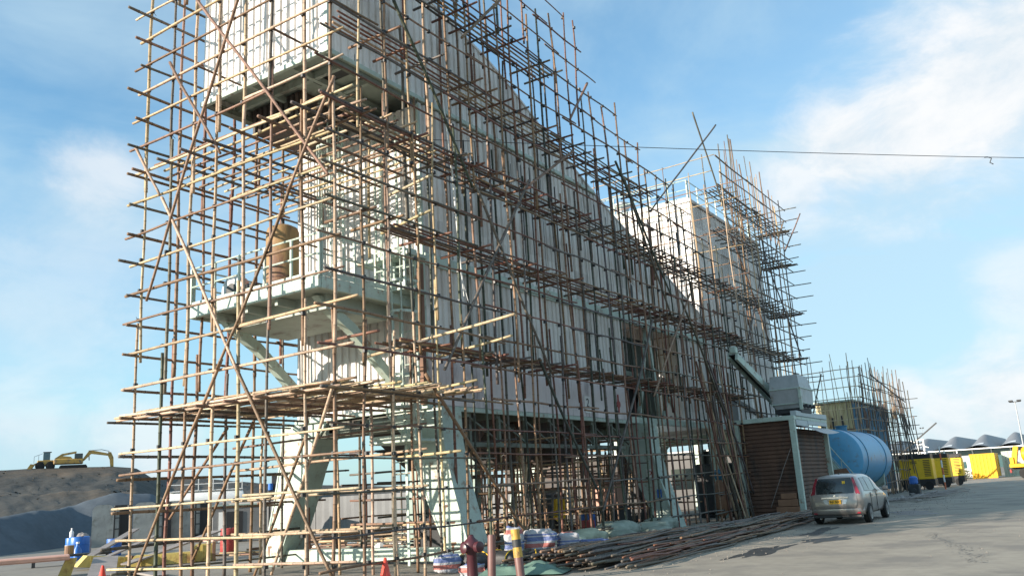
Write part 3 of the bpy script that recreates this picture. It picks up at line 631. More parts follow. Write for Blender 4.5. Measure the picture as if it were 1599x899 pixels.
for i, x in enumerate(FX):
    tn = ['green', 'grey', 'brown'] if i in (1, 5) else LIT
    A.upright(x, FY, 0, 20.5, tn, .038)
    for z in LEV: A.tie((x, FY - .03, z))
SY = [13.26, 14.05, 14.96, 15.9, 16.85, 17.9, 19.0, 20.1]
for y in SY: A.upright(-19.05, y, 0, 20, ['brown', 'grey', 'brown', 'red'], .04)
for z in LEV:
    # along the end: pale, in the sun; overshoots past the corner poles
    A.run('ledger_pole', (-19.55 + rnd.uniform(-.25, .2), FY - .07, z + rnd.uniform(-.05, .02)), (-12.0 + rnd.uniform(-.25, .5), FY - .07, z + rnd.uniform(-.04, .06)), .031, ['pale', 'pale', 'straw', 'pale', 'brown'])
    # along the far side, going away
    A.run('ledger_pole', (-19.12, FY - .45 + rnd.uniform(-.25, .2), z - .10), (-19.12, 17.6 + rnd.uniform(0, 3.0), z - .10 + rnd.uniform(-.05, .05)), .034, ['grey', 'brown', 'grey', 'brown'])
# long side, outer and inner rows
LY = [13.15]
while LY[-1] < 37.6: LY.append(LY[-1] + rnd.uniform(.78, .92))
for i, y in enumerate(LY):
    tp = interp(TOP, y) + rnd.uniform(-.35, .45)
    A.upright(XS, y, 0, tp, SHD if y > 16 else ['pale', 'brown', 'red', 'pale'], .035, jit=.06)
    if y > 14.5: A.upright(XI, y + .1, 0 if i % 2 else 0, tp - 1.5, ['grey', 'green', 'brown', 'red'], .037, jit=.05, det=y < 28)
    for z in LEV:
        if z < tp: A.tie((XS + .02, y, z))
for z in LEV:
    ye = 37.6
    if z > 11: ye = interp([(11, 36), (12.2, 34), (13.2, 31.5), (14.2, 28), (15.2, 26), (16.9, 23.5), (20, 20.5)], z)
    A.run('ledger_pole', (XS + .07, FY - .35 + rnd.uniform(-.3, .1), z + rnd.uniform(-.04, .04)), (XS + .07, ye + rnd.uniform(-.2, .5), z + rnd.uniform(-.05, .05)), .026, ['red', 'brown', 'brown', 'grey'], bend=.05, wob=.05)
# work decks along the long side
for z in DK:
    ye = interp([(10.3, 38.0), (12.7, 29.5), (15, 22.2)], z) + .3
    mb = MB(); deck_poles(mb, [XS - .14 - .15 * k for k in range(6)], z, ['brown', 'red', 'brown', 'grey', 'pale'], 'Y', 12.9 if z > 9 else 14.6, ye)
    mb.build('work_deck', 'bamboo', rs, smooth=True)
    for y in LY:
        if y < ye and rnd.random() < .8: A.pole('transom_pole', (XI - .25, y + .06, z - .07), (XS + rnd.uniform(.25, .5), y + .06 + rnd.uniform(-.05, .05), z - .07 + rnd.uniform(-.02, .03)), .034, rnd.choice(['brown', 'grey', 'red']), .01)
# end deck near the legs: dense pale poles in the sun, and the open one under the overhang
mb = MB(); rows = []; y = FY - .12
while y < 16.6: rows.append(y); y += rnd.uniform(.10, .17)
for i, y in enumerate(rows):
    deck_poles(mb, [y], 4.03 + rnd.uniform(0, .05), ['straw', 'pale', 'straw', 'pale', 'brown'], 'X', -19.7 + rnd.uniform(-.4, .6) + .10 * max(0, i - 14), -12.5 + rnd.uniform(-.5, .9), .032, .03, .4)
mb.build('work_deck', 'bamboo', rs, smooth=True)
mb = MB(); y = FY
while y < 17.1: deck_poles(mb, [y], 10.36, ['pale', 'straw', 'brown', 'pale'], 'X', -19.0 + rnd.uniform(-.2, .4), -12.6 + rnd.uniform(-.3, .7), .031, .03, .3); y += rnd.uniform(.30, .40)
mb.build('work_deck', 'bamboo', rs, smooth=True)
for x in FX:
    for z, e in ((3.92, 16.9), (10.24, 17.1)): A.pole('transom_pole', (x + .08, FY - .45, z), (x + .08 + rnd.uniform(-.1, .1), e, z + rnd.uniform(-.05, .05)), .036, rnd.choice(['brown', 'grey']), .02)
    for z in (12.62, 8.7): A.pole('transom_pole', (x + .08, FY - .1, z), (x + .08 + rnd.uniform(-.1, .1), 13.7 if z > 9 else 17.0, z + rnd.uniform(-.05, .05)), .03, 'brown', .02) if x in (FX[2], FX[5], FX[7]) else None
# uprights between platform and ground, and inside the bay under the overhang
for x in (-18.05, -16.3, -15.3, -14.2):
    A.upright(x, 15.3, 0, 3.9, ['brown', 'pale', 'grey'], .034)
for x in (-17.4, -15.6, -13.9): A.upright(x, 16.95, 8.2, 12.5, ['brown', 'pale'], .036)
for z in (1.05, 1.9, 2.7, 3.3):
    A.run('ledger_pole', (-19.1, 15.25, z), (-12.4, 15.25, z + .05), .033, ['pale', 'brown'])
# rows of staging through the space under the hall
for y in (20.2, 22.4, 24.6, 26.8, 28.8, 31.5, 33.6):
    for x in (-19.2, -18.3, -17.3, -16.4, -15.4, -14.5):
        if rnd.random() < .85: A.upright(x + rnd.uniform(-.2, .2), y + rnd.uniform(-.4, .4), 0, 3.6, ['brown', 'grey', 'red', 'pale'], .035, det=False)
    for z in (.9, 1.7, 2.5, 3.2): A.run('staging_ledger', (-19.6, y, z), (-13.2, y, z + rnd.uniform(-.1, .1)), .032, ['brown', 'pale', 'grey', 'brown'], det=False)
for x in (-19.3, -17.8, -15.8):
    for z in (1.2, 2.2, 3.1): A.run('staging_ledger', (x, 19.5, z), (x, 34.5, z + rnd.uniform(-.1, .1)), .032, ['brown', 'grey'], det=False)
# braces
FB = [((-16.98, 14.43), (-12.31, 8.42)), ((-15.2, 14.1), (-18.55, 6.74)), ((-18.12, 9.34), (-15.14, 4.62)), ((-15.34, 4.89), (-12.28, .33)), ((-13.40, 8.60), (-15.80, 4.70)), ((-15.67, 4.93), (-18.53, .30)), ((-19.35, 11.03), (-18.20, 9.41)), ((-18.02, 13.01), (-15.86, 9.88)), ((-12.1, 10.64), (-13.54, 8.34))]
for (xa, za), (xb, zb) in FB: A.pole('brace_pole', (xa, FY - .15, za), (xb, FY - .15 - rnd.uniform(0, .04), zb), .037, rnd.choice(['pale', 'brown', 'brown']), .03)
A.pole('brace_pole', (-12.3, FY - .1, 3.9), (-14.5, FY + .3, 0.3), .036, 'pale'); A.pole('brace_pole', (-17.77, 14, 3.64), (-20.0, 14, 1.5), .036, 'brown'); A.pole('brace_pole', (-16.8, 14, 3.7), (-19.0, 14, .5), .036, 'brown'); A.pole('brace_pole', (-15.2, 14.2, 3.2), (-17.0, 14.2, 0), .036, 'brown')
for (ya, za), (yb, zb), tn in (((20.07, 10.49), (15.7, 4.55), 'grey'), ((17.35, 9.58), (20.61, 4.91), 'grey'), ((14.23, 13.55), (17.2, 9.47), 'green'), ((19.99, 5.22), (22.81, 1.59), 'green'), ((28.02, 7.38), (23.02, .92), 'grey'), ((26.72, 12.42), (29.94, 7.64), 'grey'),
        ((26.1, 12.93), (30.0, 8.65), 'green'), ((22.91, 12.29), (19.75, 10.11), 'brown'), ((19.09, 15.94), (17.03, 13.75), 'brown'), ((32, 9), (27.5, 4.6), 'brown'), ((31, 8.6), (35.5, 3.2), 'grey'), ((24.4, 15.3), (22.9, 13.4), 'brown'), ((15.0, 4.4), (19.2, 0.2), 'brown'), ((33.2, 6.4), (37.0, 1.0), 'grey')):
    A.pole('brace_pole', (XS + .14, ya, za), (XS + .14, yb, zb), .042, tn, .03)
# poles that stick out of the long side into the sun
for a, b in (((-14.6, 15.6, 5.15), (-9.6, 14.9, 5.35)), ((-14.4, 17.6, 5.2), (-10.9, 16.75, 5.3)), ((-13.2, 16.3, 4.2), (-11.7, 16.35, 4.3)), ((-13.3, 15.3, 2.6), (-11.4, 15.2, 2.62)), ((-13.4, 15.0, 8.0), (-11.6, 14.7, 8.1)), ((-13.4, 15.2, 9.0), (-11.8, 15.0, 9.1))): A.pole('outrigger_pole', a, b, .036, 'straw', .02)
for k in range(0):
    y = 22 + k * 1.7 + rnd.uniform(-.5, .5); z = interp(roof, y) + 1.0; A.pole('outrigger_pole', (XI - .4, y, z), (XS + .9, y, z + rnd.uniform(-.2, .3)), .03, 'brown', .02, det=False)
A.done()

# ---- loose poles leaning and stacked upright under the hall
LEAN = 'upright bamboo poles leaning together under the raised hall'
for k in range(62):
    x = rnd.uniform(-17.4, -14.1); y = rnd.uniform(21.0, 33); L = rnd.uniform(2.8, 3.5); a = rnd.uniform(-.12, .28)
    mb = MB(); bamboo(mb, (0, 0, 0), (rnd.uniform(-.25, .25), math.sin(a) * L, math.cos(a) * L), rnd.uniform(.03, .042), rnd.choice(['pale', 'brown', 'pale', 'red', 'straw', 'grey']), .03)
    o = mb.build('bamboo_pole', 'bamboo', smooth=True); o.location = (x, y, 0); tag(o, 'bamboo pole standing among many others in the space under the hall', 'bamboo pole', LEAN)

# ------------------------------------------------------------------ tower behind and its scaffold
T = thing('silo_tower', 'tall boxy pale panelled tower rising behind the sloping roof', 'tower', (0, 0, 0))
w = MB(); corr(w, 'Y', 38.1, -19.2, -14.0, 6.5, 15.0, -1, .27, .04); w.build('front_wall', 'clad', T)
w = MB(); corr(w, 'X', -14.0, 38.1, 48.9, 4.0, 14.9, 1, .3, .04); w.build('side_wall', 'clad2', T)
w = MB(); w.box((-19.2, 38.2, 4.0), (-14.1, 48.9, 14.85)); w.bev((-19.25, 38.02, 14.95), (-13.93, 48.95, 15.12), .02); w.build('roof', 'clad', T)
w = MB()
for z in (5.9, 8.3, 10.9, 13.0): w.bev((-14.02, 38.05, z), (-13.94, 48.9, z + .09), .01)
for y in (41.5, 45.2): w.bev((-14.02, y, 4), (-13.93, y + .08, 14.9), .01)
w.build('panel_trim', 'clad2', T)
railing((-19.1, 38.2), (-14.1, 38.2), 5, 15.12, 1.0, T, 'mint'); railing((-14.1, 38.3), (-14.1, 48.8), 8, 15.12, 1.0, T, 'mint')
w = MB(); w.lathe([(.35, 15.12), (.35, 15.9), (.5, 16.0), (.5, 16.1), (.1, 16.3)], (-18.2, 39.4, 0), 16); w.build('roof_vent', 'steel', T)
for y in (38.3, 43.4, 48.6):
    MB().beam((-14.2, y, 4), (-14.0, y, 0), .45, .45).build('support_leg', 'mint', T); MB().beam((-19, y, 4), (-19.2, y, 0), .45, .45).build('support_leg', 'mint', T)
w = MB(); w.beam((-14.0, 38.4, 5.9), (-13.95, 48.8, 4.2), .2, .2); w.box((-13.98, 40.2, 4.4), (-13.95, 41.6, 5.7)); w.build('side_opening', 'black', T)
rt = thing('bamboo_scaffold', 'dense bamboo scaffold with tall whisker poles round the boxy tower', 'scaffold', (0, 0, 0))
Bs = Scaf(rt)
y = 38.3; k = 0; TY = []
while y < 48.5: TY.append(y); y += rnd.uniform(.72, .85)
for y in TY:
    tp = interp([(38, 16.8), (40, 18.2), (43, 17.6), (46, 16.9), (48.4, 16.2)], y) + rnd.uniform(-.9, .9)
    Bs.upright(XS, y, 3.0 if 37 < y < 43 else 0, tp, ['grey', 'brown', 'grey', 'pale'], .032, det=False, jit=.06)
    if rnd.random() < .45: Bs.upright(XI, y + .2, 4.3, tp - rnd.uniform(.2, 1.6), ['grey', 'brown'], .03, det=False, jit=.06)
    Bs.pole('whisker_pole', (XS - .3, y + .35, 14.5), (XS - .3 + rnd.uniform(-.3, .3), y + .4 + rnd.uniform(-.2, .2), tp + rnd.uniform(-.3, .9)), .022, rnd.choice(['pale', 'brown', 'grey']), .03, False)
z = 4.6
TL = []
while z < 17: TL.append(z); z += .76
for z in TL:
    Bs.run('ledger_pole', (XS + .06, 37.7 + rnd.uniform(-.4, .2), z), (XS + .06, 48.9 + rnd.uniform(-.1, .4), z + rnd.uniform(-.05, .05)), .033, ['grey', 'brown', 'grey'], det=False)
    # far end return, seen against the sky
    Bs.pole('ledger_pole', (-14.6, 48.55, z), (-11.6 + rnd.uniform(-.2, .4), 48.55, z + rnd.uniform(-.08, .08)), .03, 'grey', .02, False)
    # near return in the sun
    if z > 7.3: Bs.pole('ledger_pole', (-19.9, 37.65, z), (-12.0 + rnd.uniform(-1.2, 1.2), 37.65, z + rnd.uniform(-.1, .1)), .024, rnd.choice(['pale', 'brown']), .03, False)
for x in (-18.9, -17.6, -16.3, -15.0, -13.7): Bs.upright(x, 37.6, 6.5, 16.4 + rnd.uniform(-.4, 1), ['pale', 'brown', 'brown'], .024, det=False)
for x in (-13.6, -12.9, -12.0): Bs.upright(x, 37.2, 8.8, 15.0 + rnd.uniform(-.5, 1.0), ['pale', 'brown'], .026, det=False)
for z in (7.9, 10.4, 13.3, 15.3):
    mb = MB(); deck_poles(mb, [XS - .15 - .17 * k for k in range(5)], z, ['grey', 'brown', 'grey'], 'Y', 38.0, 48.7, det=False); mb.build('work_deck', 'bamboo', rt, smooth=True)
    for y in TY: Bs.pole('transom_pole', (XI - .3, y, z - .07), (XS + rnd.uniform(.25, .5), y, z - .07), .033, 'grey', .01, False)
    for j in range(5): Bs.pole('transom_pole', (-13.8, 48.0 + j * .14, z + .03), (XS + rnd.uniform(.1, .6), 48.0 + j * .14, z + .03), .03, 'grey', .01, False)
for a, b in (((XS + .1, 38.0, 18.44), (XS + .1, 29.0, 11.8)), ((XS + .1, 34.9, 18.0), (XS + .1, 38.4, 13.0)), ((XS + .1, 39, 8), (XS + .1, 44, 13.5)), ((XS + .1, 48, 8), (XS + .1, 43.5, 13)), ((XS + .1, 48.3, 16), (XS + .1, 45, 12.8)), ((XS + .1, 38.4, 12.8), (XS + .1, 42.3, 8.2)), ((XS + .2, 48.2, 4.6), (-11.4, 48.6, 7.0)), ((XS + .1, 47.6, 14), (-11.3, 48.6, 16.3))): Bs.pole('brace_pole', a, b, .037, rnd.choice(['grey', 'brown']), .03, False)
# slanting poles fanning down to the ground beside the shed
for k in range(16):
    y = rnd.uniform(33.5, 36.6); Bs.pole('raking_pole', (XS + rnd.uniform(-.3, .2), y - rnd.uniform(.6, 2.0), rnd.uniform(3.8, 6.5)), (XS + rnd.uniform(-.2, .4), y + .4, 0), .036, rnd.choice(['brown', 'grey', 'brown', 'red', 'pale']), .04, False)
Bs.done()

w = MB(); w.tube([(-12.8, 16.9, 12.3), (-12.75, 17.15, 9.9), (-12.8, 17.35, 8.0), (-12.78, 17.45, 6.7)], [.012, .03, .022, .012], 5); w.tube([(-12.8, 17.35, 7.4), (-12.75, 17.6, 6.55)], .01, 5)
tag(w.build('hanging_strip', 'white'), 'long thin white plastic strip hanging down the ribbed long wall', 'plastic strip')

# ------------------------------------------------------------------ open shed, hopper, conveyor
t = thing('open_shed', 'mint framed shed with brown boarded bays beside the parked people carrier', 'shed', (0, 0, 0))
for x, y in ((-12.6, 37.0), (-10.15, 37.0), (-10.15, 42.4), (-12.6, 42.4)): MB().beam((x, y, 0), (x, y, 3.95), .22, .22).build('post', 'mint', t)
w = MB(); w.bev((-12.75, 36.88, 3.95), (-10.02, 37.12, 4.14), .01); w.bev((-10.27, 37.13, 3.98), (-10.03, 42.5, 4.12), .01); w.bev((-12.72, 37.13, 3.95), (-12.5, 42.5, 4.12), .01); w.build('top_beam', 'mint', t)
def boards(axis, c, a0, a1, z0, z1, out):
    mb = MB(); z = z0
    while z < z1 - .02:
        e = min(z + .17, z1)
        for (za, da), (zb, db) in (((z, 0), (z + .11, 0)), ((z + .11, 0), (z + .13, -.05)), ((z + .13, -.05), (e - .01, -.05)), ((e - .01, -.05), (e, 0))):
            if zb > z1 + .001: continue
            P = [(c + out * da, a0, za), (c + out * da, a1, za), (c + out * db, a1, zb), (c + out * db, a0, zb)]
            if axis == 'Y': P = [(p[1], p[0], p[2]) for p in P]
            mb.add(P, [(0, 1, 2, 3)])
        z = e
    return mb
boards('Y', 37.08, -12.5, -10.26, .05, 3.95, -1).build('boarded_wall', 'timber', t)
boards('X', -10.22, 37.15, 42.3, .05, 3.7, 1).build('boarded_wall', 'timber', t)
boards('X', -12.45, 37.15, 42.3, .05, 3.9, -1).build('boarded_wall', 'timber', t)
w = MB(); w.box((-12.5, 37.2, 4.0), (-10.3, 42.3, 4.06)); w.build('roof_sheet', 'steel', t)
w = MB(); w.bev((-10.13, 37.2, 3.72), (-10.02, 39.0, 3.97), .01); w.bev((-10.12, 39.0, 3.80), (-10.0, 42.3, 3.975), .01); w.bev((-10.24, 37.2, 4.13), (-9.99, 42.4, 4.35), .01); w.build('fascia_panel', 'fasc', t)
MB().grid(lambda u, v: (-10.05 + .55 * v, 37.9 + 4.6 * u, 3.72 - .22 * v - .12 * math.sin(math.pi * u) * v), 16, 4).build('awning', 'steel', t, smooth=True)
w = MB(); w.tube([(-10.32, 36.86, 2.76), (-10.7, 36.84, 2.0), (-11.45, 36.86, .4)], .014, 5); w.build('hanging_rope', 'plank', t)
w = MB()
for k, (x, z, a, h) in enumerate(((-11.2, .05, .95, .35), (-11.1, .42, .8, .28), (-10.95, .72, .62, .22))): w.bev((x, 36.75, z), (x + a, 36.98, z + h), .01)
tag(w.build('sunlit_patch', 'tanl'), 'tan blocks standing in for a sunlit patch low on the brown boarded wall by the shed post', 'boards')  # tan slabs stand in for a sunlit spot on the boarded wall
t = thing('hopper', 'grey blue steel hopper box standing on the shed roof', 'hopper', (0, 0, 0))
w = MB()
def frustum(w, z0, z1, a, b):
    (x0, x1, y0, y1), (X0, X1, Y0_, Y1_) = a, b
    w.add([(x0, y0, z0), (x1, y0, z0), (x1, y1, z0), (x0, y1, z0), (X0, Y0_, z1), (X1, Y0_, z1), (X1, Y1_, z1), (X0, Y1_, z1)], [(0, 3, 2, 1), (4, 5, 6, 7), (0, 1, 5, 4), (1, 2, 6, 5), (2, 3, 7, 6), (3, 0, 4, 7)])
frustum(w, 5.38, 5.95, (-11.18, -9.87, 37.82, 39.88), (-11.12, -9.93, 37.9, 39.5)); frustum(w, 4.72, 5.33, (-11.15, -9.88, 37.85, 39.85), (-11.2, -9.85, 37.8, 39.9)); frustum(w, 4.5, 4.68, (-11.0, -9.95, 37.95, 39.75), (-11.1, -9.9, 37.9, 39.8))
w.build('body', 'steel', t)
w = MB(); w.bev((-11.24, 37.76, 5.33), (-9.81, 39.94, 5.38), .01); w.bev((-11.2, 37.8, 4.68), (-9.84, 39.9, 4.72), .01); w.bev((-9.95, 37.74, 4.4), (-9.82, 37.84, 5.33), .01); w.build('rim', 'mint', t)
w = MB(); w.bev((-11.1, 38.0, 4.30), (-9.95, 39.7, 4.5), .02)
for y in (38.2, 38.8, 39.4): w.tube([(-9.9, y, 4.55), (-9.7, y, 4.6)], .07, 8)
w.build('base_frame', 'dark', t)
t = thing('conveyor', 'mint sloping belt conveyor running down from the scaffold to the shed roof', 'conveyor', (0, 0, 0))
w = MB(); w.beam((-11.75, 35.6, 6.75), (-11.2, 41.2, 4.45), .12, .30); w.beam((-12.15, 35.8, 6.85), (-11.75, 41.4, 4.6), .12, .30); w.build('side_channel', 'mint', t)
w = MB(); w.beam((-11.95, 35.7, 6.85), (-11.48, 41.3, 4.58), .34, .04); w.build('belt', 'rubber', t)
for k in range(6):
    q = Vector((-11.95, 35.7, 6.9)).lerp(Vector((-11.48, 41.3, 4.62)), .12 + k * .15); MB().tube([q + Vector((-.2, 0, .12)), q + Vector((.2, 0, .12))], .06, 8).build('roller', 'steel', t)
MB().bev((-12.05, 35.6, 6.9), (-11.75, 35.9, 7.2), .04).build('drive_box', 'mint', t)
w = MB(); w.beam((-11.5, 39.5, 5.1), (-11.5, 39.5, 4.1), .08, .08); w.build('stay', 'mint', t)

# ------------------------------------------------------------------ blue tank and its neighbours
t = thing('storage_tank', 'big sky blue horizontal cylinder tank behind the brown boarded shed', 'tank', (0, 0, 0))
cxk, czk, rk = -10.85, 2.35, 1.5
MB().lathe([(.02, 45.9), (.9, 45.93), (1.4, 46.0), (rk, 46.08), (rk, 53.6), (rk * .97, 54.0), (rk * .85, 54.3), (.9, 54.5), (.1, 54.55)], (cxk, 0, czk), 48, 'Y').build('shell', 'blue', t, angle=35)
for y in (47.2, 52.0): MB().lathe([(rk + .03, y), (rk + .03, y + .08)], (cxk, 0, czk), 48, 'Y').build('hoop', 'blued', t)
for y in (47.5, 52.3): MB().prism([(cxk - 1.1, 0), (cxk + 1.1, 0), (cxk + 1.2, 1.5), (cxk + .8, 1.1), (cxk, .87), (cxk - .8, 1.1), (cxk - 1.2, 1.5)], 'Y', y, y + .3).build('saddle', 'mintd', t)
w = MB(); w.lathe([(.3, 3.8), (.3, 4.05), (.34, 4.07), (.34, 4.12)], (cxk, 49, 0), 16); w.build('hatch', 'blued', t)
t = thing('stair_railing', 'thin green steel stair rails slanting down in front of the blue tank', 'stair', (0, 0, 0))
w = MB(); w.beam((-11.3, 45.0, 2.9), (-9.6, 45.0, .35), .06, .22); w.beam((-11.3, 45.7, 2.9), (-9.6, 45.7, .35), .06, .22); w.build('stringer', 'mint', t)
w = MB()
for k in range(9): q = Vector((-11.2, 45.35, 2.75)).lerp(Vector((-9.7, 45.35, .5)), k / 8); w.box((q.x - .1, 45.03, q.z - .015), (q.x + .1, 45.67, q.z + .015))
w.build('tread', 'mintd', t)
w = MB(); w.tube([(-11.3, 45, 3.9), (-9.55, 45, 1.35), (-9.5, 45, 0)], .025, 6); w.tube([(-11.3, 45, 3.4), (-9.55, 45, .85)], .018, 6)
for k in range(4): x = -11.2 + k * .5; z = 2.75 - (x + 11.2) * 1.5; w.tube([(x, 45, z), (x, 45, z + 1.0)], .02, 6)
w.build('handrail', 'mint', t)
w = MB(); w.prism([(-10.35, 0), (-9.15, 0), (-9.2, .5), (-9.85, 1.85), (-10.45, 1.8)], 'Y', 44.3, 44.42); tag(w.build('rusty_plate', 'rust'), 'dark rusty steel plate leaning in front of the blue tank', 'steel plate')
t = thing('grey_drum', 'grey steel drum standing by the end of the blue tank', 'drum', (-8.62, 45.2, 0))
MB().lathe([(.30, 0), (.31, .02), (.30, .04), (.30, .38), (.315, .4), (.30, .42), (.30, .78), (.31, .8), (.31, .85), (.29, .85), (.28, .82)], n=24).build('shell', 'steel', t, angle=40)
MB().lathe([(.04, .82), (.04, .86)], (.12, .1, 0), 10).build('bung', 'dark', t)

# container-like shed behind
t = thing('lined_shed', 'cream ended blue shed standing behind the blue tank inside bamboo', 'shed', (0, 0, 0))
w = MB(); corr(w, 'Y', 58.5, -14.4, -12.1, 4.35, 6.1, -1, .3, .04); corr(w, 'Y', 58.45, -14.4, -12.1, 1.0, 4.3, -1, .3, .04); w.build('end_wall', 'cream', t)
w = MB(); corr(w, 'X', -12.1, 58.5, 70.0, .3, 6.05, 1, .35, .05); w.box((-14.4, 58.6, .3), (-12.2, 69.9, 6.0)); w.build('side_wall', 'blued', t)
MB().bev((-14.5, 58.3, 6.1), (-11.95, 70.2, 6.22), .02).build('roof', 'mint', t)
MB().box((-14.42, 58.38, 4.22), (-12.05, 58.46, 4.36)).build('rusty_sill', 'rust', t)
for x, a in ((-13.3, 5.1), (-12.7, 5.2)): MB().tube([(x, 58.0, 2.5), (x, 58.0, a)], .07, 8).build('exhaust_pipe', 'black', t)
rt = thing('bamboo_scaffold', 'smaller far bamboo scaffold with a comb of bare pole tips over the blue shed', 'scaffold', (0, 0, 0))
Cs = Scaf(rt); ys = [57.6 + k * .78 for k in range(21)]
for i, y in enumerate(ys):
    Cs.upright(-11.3, y, 0, 8.6 + rnd.uniform(-.6, .6), ['grey', 'brown', 'grey'], .028, det=False, jit=.12); Cs.upright(-11.9, y + .4, 0, 8.3 + rnd.uniform(-.9, .8), ['grey', 'brown', 'pale'], .024, det=False, jit=.2)
for k in range(20): Cs.upright(-17.8 + k * .34, 57.4 + rnd.uniform(-.2, .2), 0, 8.7 + rnd.uniform(-1.0, .8), ['pale', 'brown', 'grey'], .024, det=False, jit=.2)
for z in [.8 + k * .68 for k in range(10)]:
    Cs.run('ledger_pole', (-11.25, 57.2, z), (-11.25, 73.6, z + .1), .032, ['grey', 'brown'], det=False)
    Cs.pole('ledger_pole', (-13.8, 73.3, z), (-10.5 + rnd.uniform(-.2, .3), 73.3, z), .034, 'grey', .02, False)
    if z > 3: Cs.pole('ledger_pole', (-17.5, 57.3, z), (-11.0 + rnd.uniform(-.3, .5), 57.3, z), .03, 'straw', .03, False)
for z in (7.45, 8.0): Cs.pole('ledger_pole', (-16.0, 57.3, z), (-11.0, 57.3, z + .1), .03, 'pale', .03, False); Cs.run('ledger_pole', (-11.2, 57.5, z - .3), (-11.2, 73.5, z - .4), .03, ['grey'], det=False)
for k in range(8): Cs.upright(-13.4 + k * .38, 73.2, 0, 8.2 + rnd.uniform(-.6, .4), ['grey', 'grey', 'brown'], .036, det=False, jit=.08)
for k in range(6): Cs.pole('brace_pole', (-11.15, 69 + k * .7, 6.6 + rnd.uniform(-1, 1)), (-11.0 + rnd.uniform(0, .5), 71 + k * .6, .2), .035, 'grey', .03, False)
Cs.pole('brace_pole', (-11.1, 60.8, 7.9), (-11.1, 73, 6.7), .05, 'grey', .03, False); Cs.pole('brace_pole', (-11.1, 58, 1), (-11.1, 64, 7.5), .035, 'grey', .03, False)
Cs.done()

# ------------------------------------------------------------------ generators
def generator(x, y, label, first=None):
    if first: return copy_thing(first, (x, y, 0), 0, label)
    t = thing('diesel_generator', label, 'generator', (x, y, 0), 0, 'yellow site generators parked in a row')
    MB().bev((-1.16, -.7, .78), (1.16, .7, 2.28), .03).build('housing', 'gyel', t)
    MB().bev((-1.1, -.64, 2.28), (1.1, .64, 2.62), .03).build('roof', 'black', t)
    MB().bev((-1.2, -.72, .28), (1.2, .72, .775), .03).build('base', 'black', t)
    w = MB()
    for k in range(10): w.box((.55, -.725, 1.0 + k * .125), (1.0, -.695, 1.05 + k * .125))
    w.build('louvre', 'black', t)
    w = MB()
    for k in range(2): w.box((-.35, -.712, 1.95 + k * .12), (.12, -.695, 2.0 + k * .12))
    w.build('vent', 'black', t)
    w = MB(); w.box((-.5, -.72, 1.52), (-.34, -.695, 1.62)); w.build('lock', 'black', t)
    MB().tube([(.9, -.3, 2.6), (.9, -.3, 2.85)], .06, 8).build('exhaust', 'white', t)
    for s in (-.75, .75): MB().lathe([(.3, -.78), (.3, -.6)], (s, 0, .3), 18, 'Y').build('wheel', 'rubber', t)
    return t
g0 = generator(-10.85, 72, 'bright yellow generator with black roof in full view beside the scaffold end')
generator(-10.3, 77, 'yellow generator partly hidden, middle one of the row of three', g0)
generator(-10.0, 82.5, 'yellow generator showing only its louvred end behind the striped pole', g0)
t = thing('marker_pole', 'slender orange and white banded pole standing at the generators', 'pole', (-8.9, 70.2, 0))
w = MB(); w2 = MB()
for k in range(6): (w if k % 2 else w2).lathe([(.055, k * .52), (.055, k * .52 + .52)], n=8)
w.build('white_band', 'white', t); w2.build('orange_band', 'orange', t)
t = thing('site_pump', 'dark pump with blue cap standing before the first yellow generator', 'pump', (-8.6, 55, 0))
MB().bev((-.3, -.3, 0), (.3, .3, .75), .05).build('body', 'dark', t); MB().lathe([(.2, .75), (.24, .8), (.24, 1.1), (.12, 1.2)], n=14).build('cap', 'signb', t)
w = MB(); w.lathe([(.14, -.5), (.14, .5)], (0, 0, .4), 12, 'Y'); w.build('pipe', 'dark', t)

w = MB(); r2 = random.Random(5)
for k in range(46):
    x, y = r2.uniform(-9.2, -7.2), r2.uniform(47, 62); a = r2.uniform(-.6, .9); L = r2.uniform(.6, 2.6); z = r2.uniform(.02, .22)
    w.beam((x, y, z), (x + L * math.sin(a), y + L * math.cos(a), z + r2.uniform(-.02, .12)), r2.uniform(.08, .22), .04)
tag(w.build('timber_offcuts', 'plank'), 'heap of grey board offcuts lying at the road edge by the generators', 'offcuts', None, 'stuff')

# ------------------------------------------------------------------ containers, truck, terminal
def container(name, loc, sx, sy, sz, material, label, doors=False):
    t = thing(name, label, 'container', loc)
    w = MB(); corr(w, 'Y', -sy / 2, -sx / 2 + .08, sx / 2 - .08, .15, sz - .12, -1, .36, .06); corr(w, 'X', sx / 2, -sy / 2, sy / 2, .15, sz - .1, 1, .3, .04); corr(w, 'X', -sx / 2, -sy / 2, sy / 2, .15, sz - .1, -1, .3, .04); w.build('side_panel', material, t)
    w = MB()
    for x in (-sx / 2, sx / 2 - .1): w.bev((x, -sy / 2 - .02, 0), (x + .1, -sy / 2 + .1, sz), .01)
    w.bev((-sx / 2 + .1, -sy / 2 - .015, sz - .12), (sx / 2 - .1, -sy / 2 + .1, sz), .01); w.bev((-sx / 2 + .1, -sy / 2 - .015, 0), (sx / 2 - .1, -sy / 2 + .1, .15), .01); w.build('frame', material, t)
    MB().box((-sx / 2, -sy / 2 + .1, sz - .06), (sx / 2, sy / 2, sz)).build('roof', material, t)
    return t
container('shipping_container', (-9.9, 114, 0), 2.55, 5, 2.75, 'cyel', 'bright orange yellow ribbed shipping container across the yard')
container('shipping_container', (-5.2, 117, 0), 6.06, 2.44, 2.9, 'mint', 'pale green shipping container behind the yellow mixer truck')
t = thing('site_cabin', 'white site cabin peeping out between generators and orange yellow container', 'cabin', (-13.1, 119, 0))
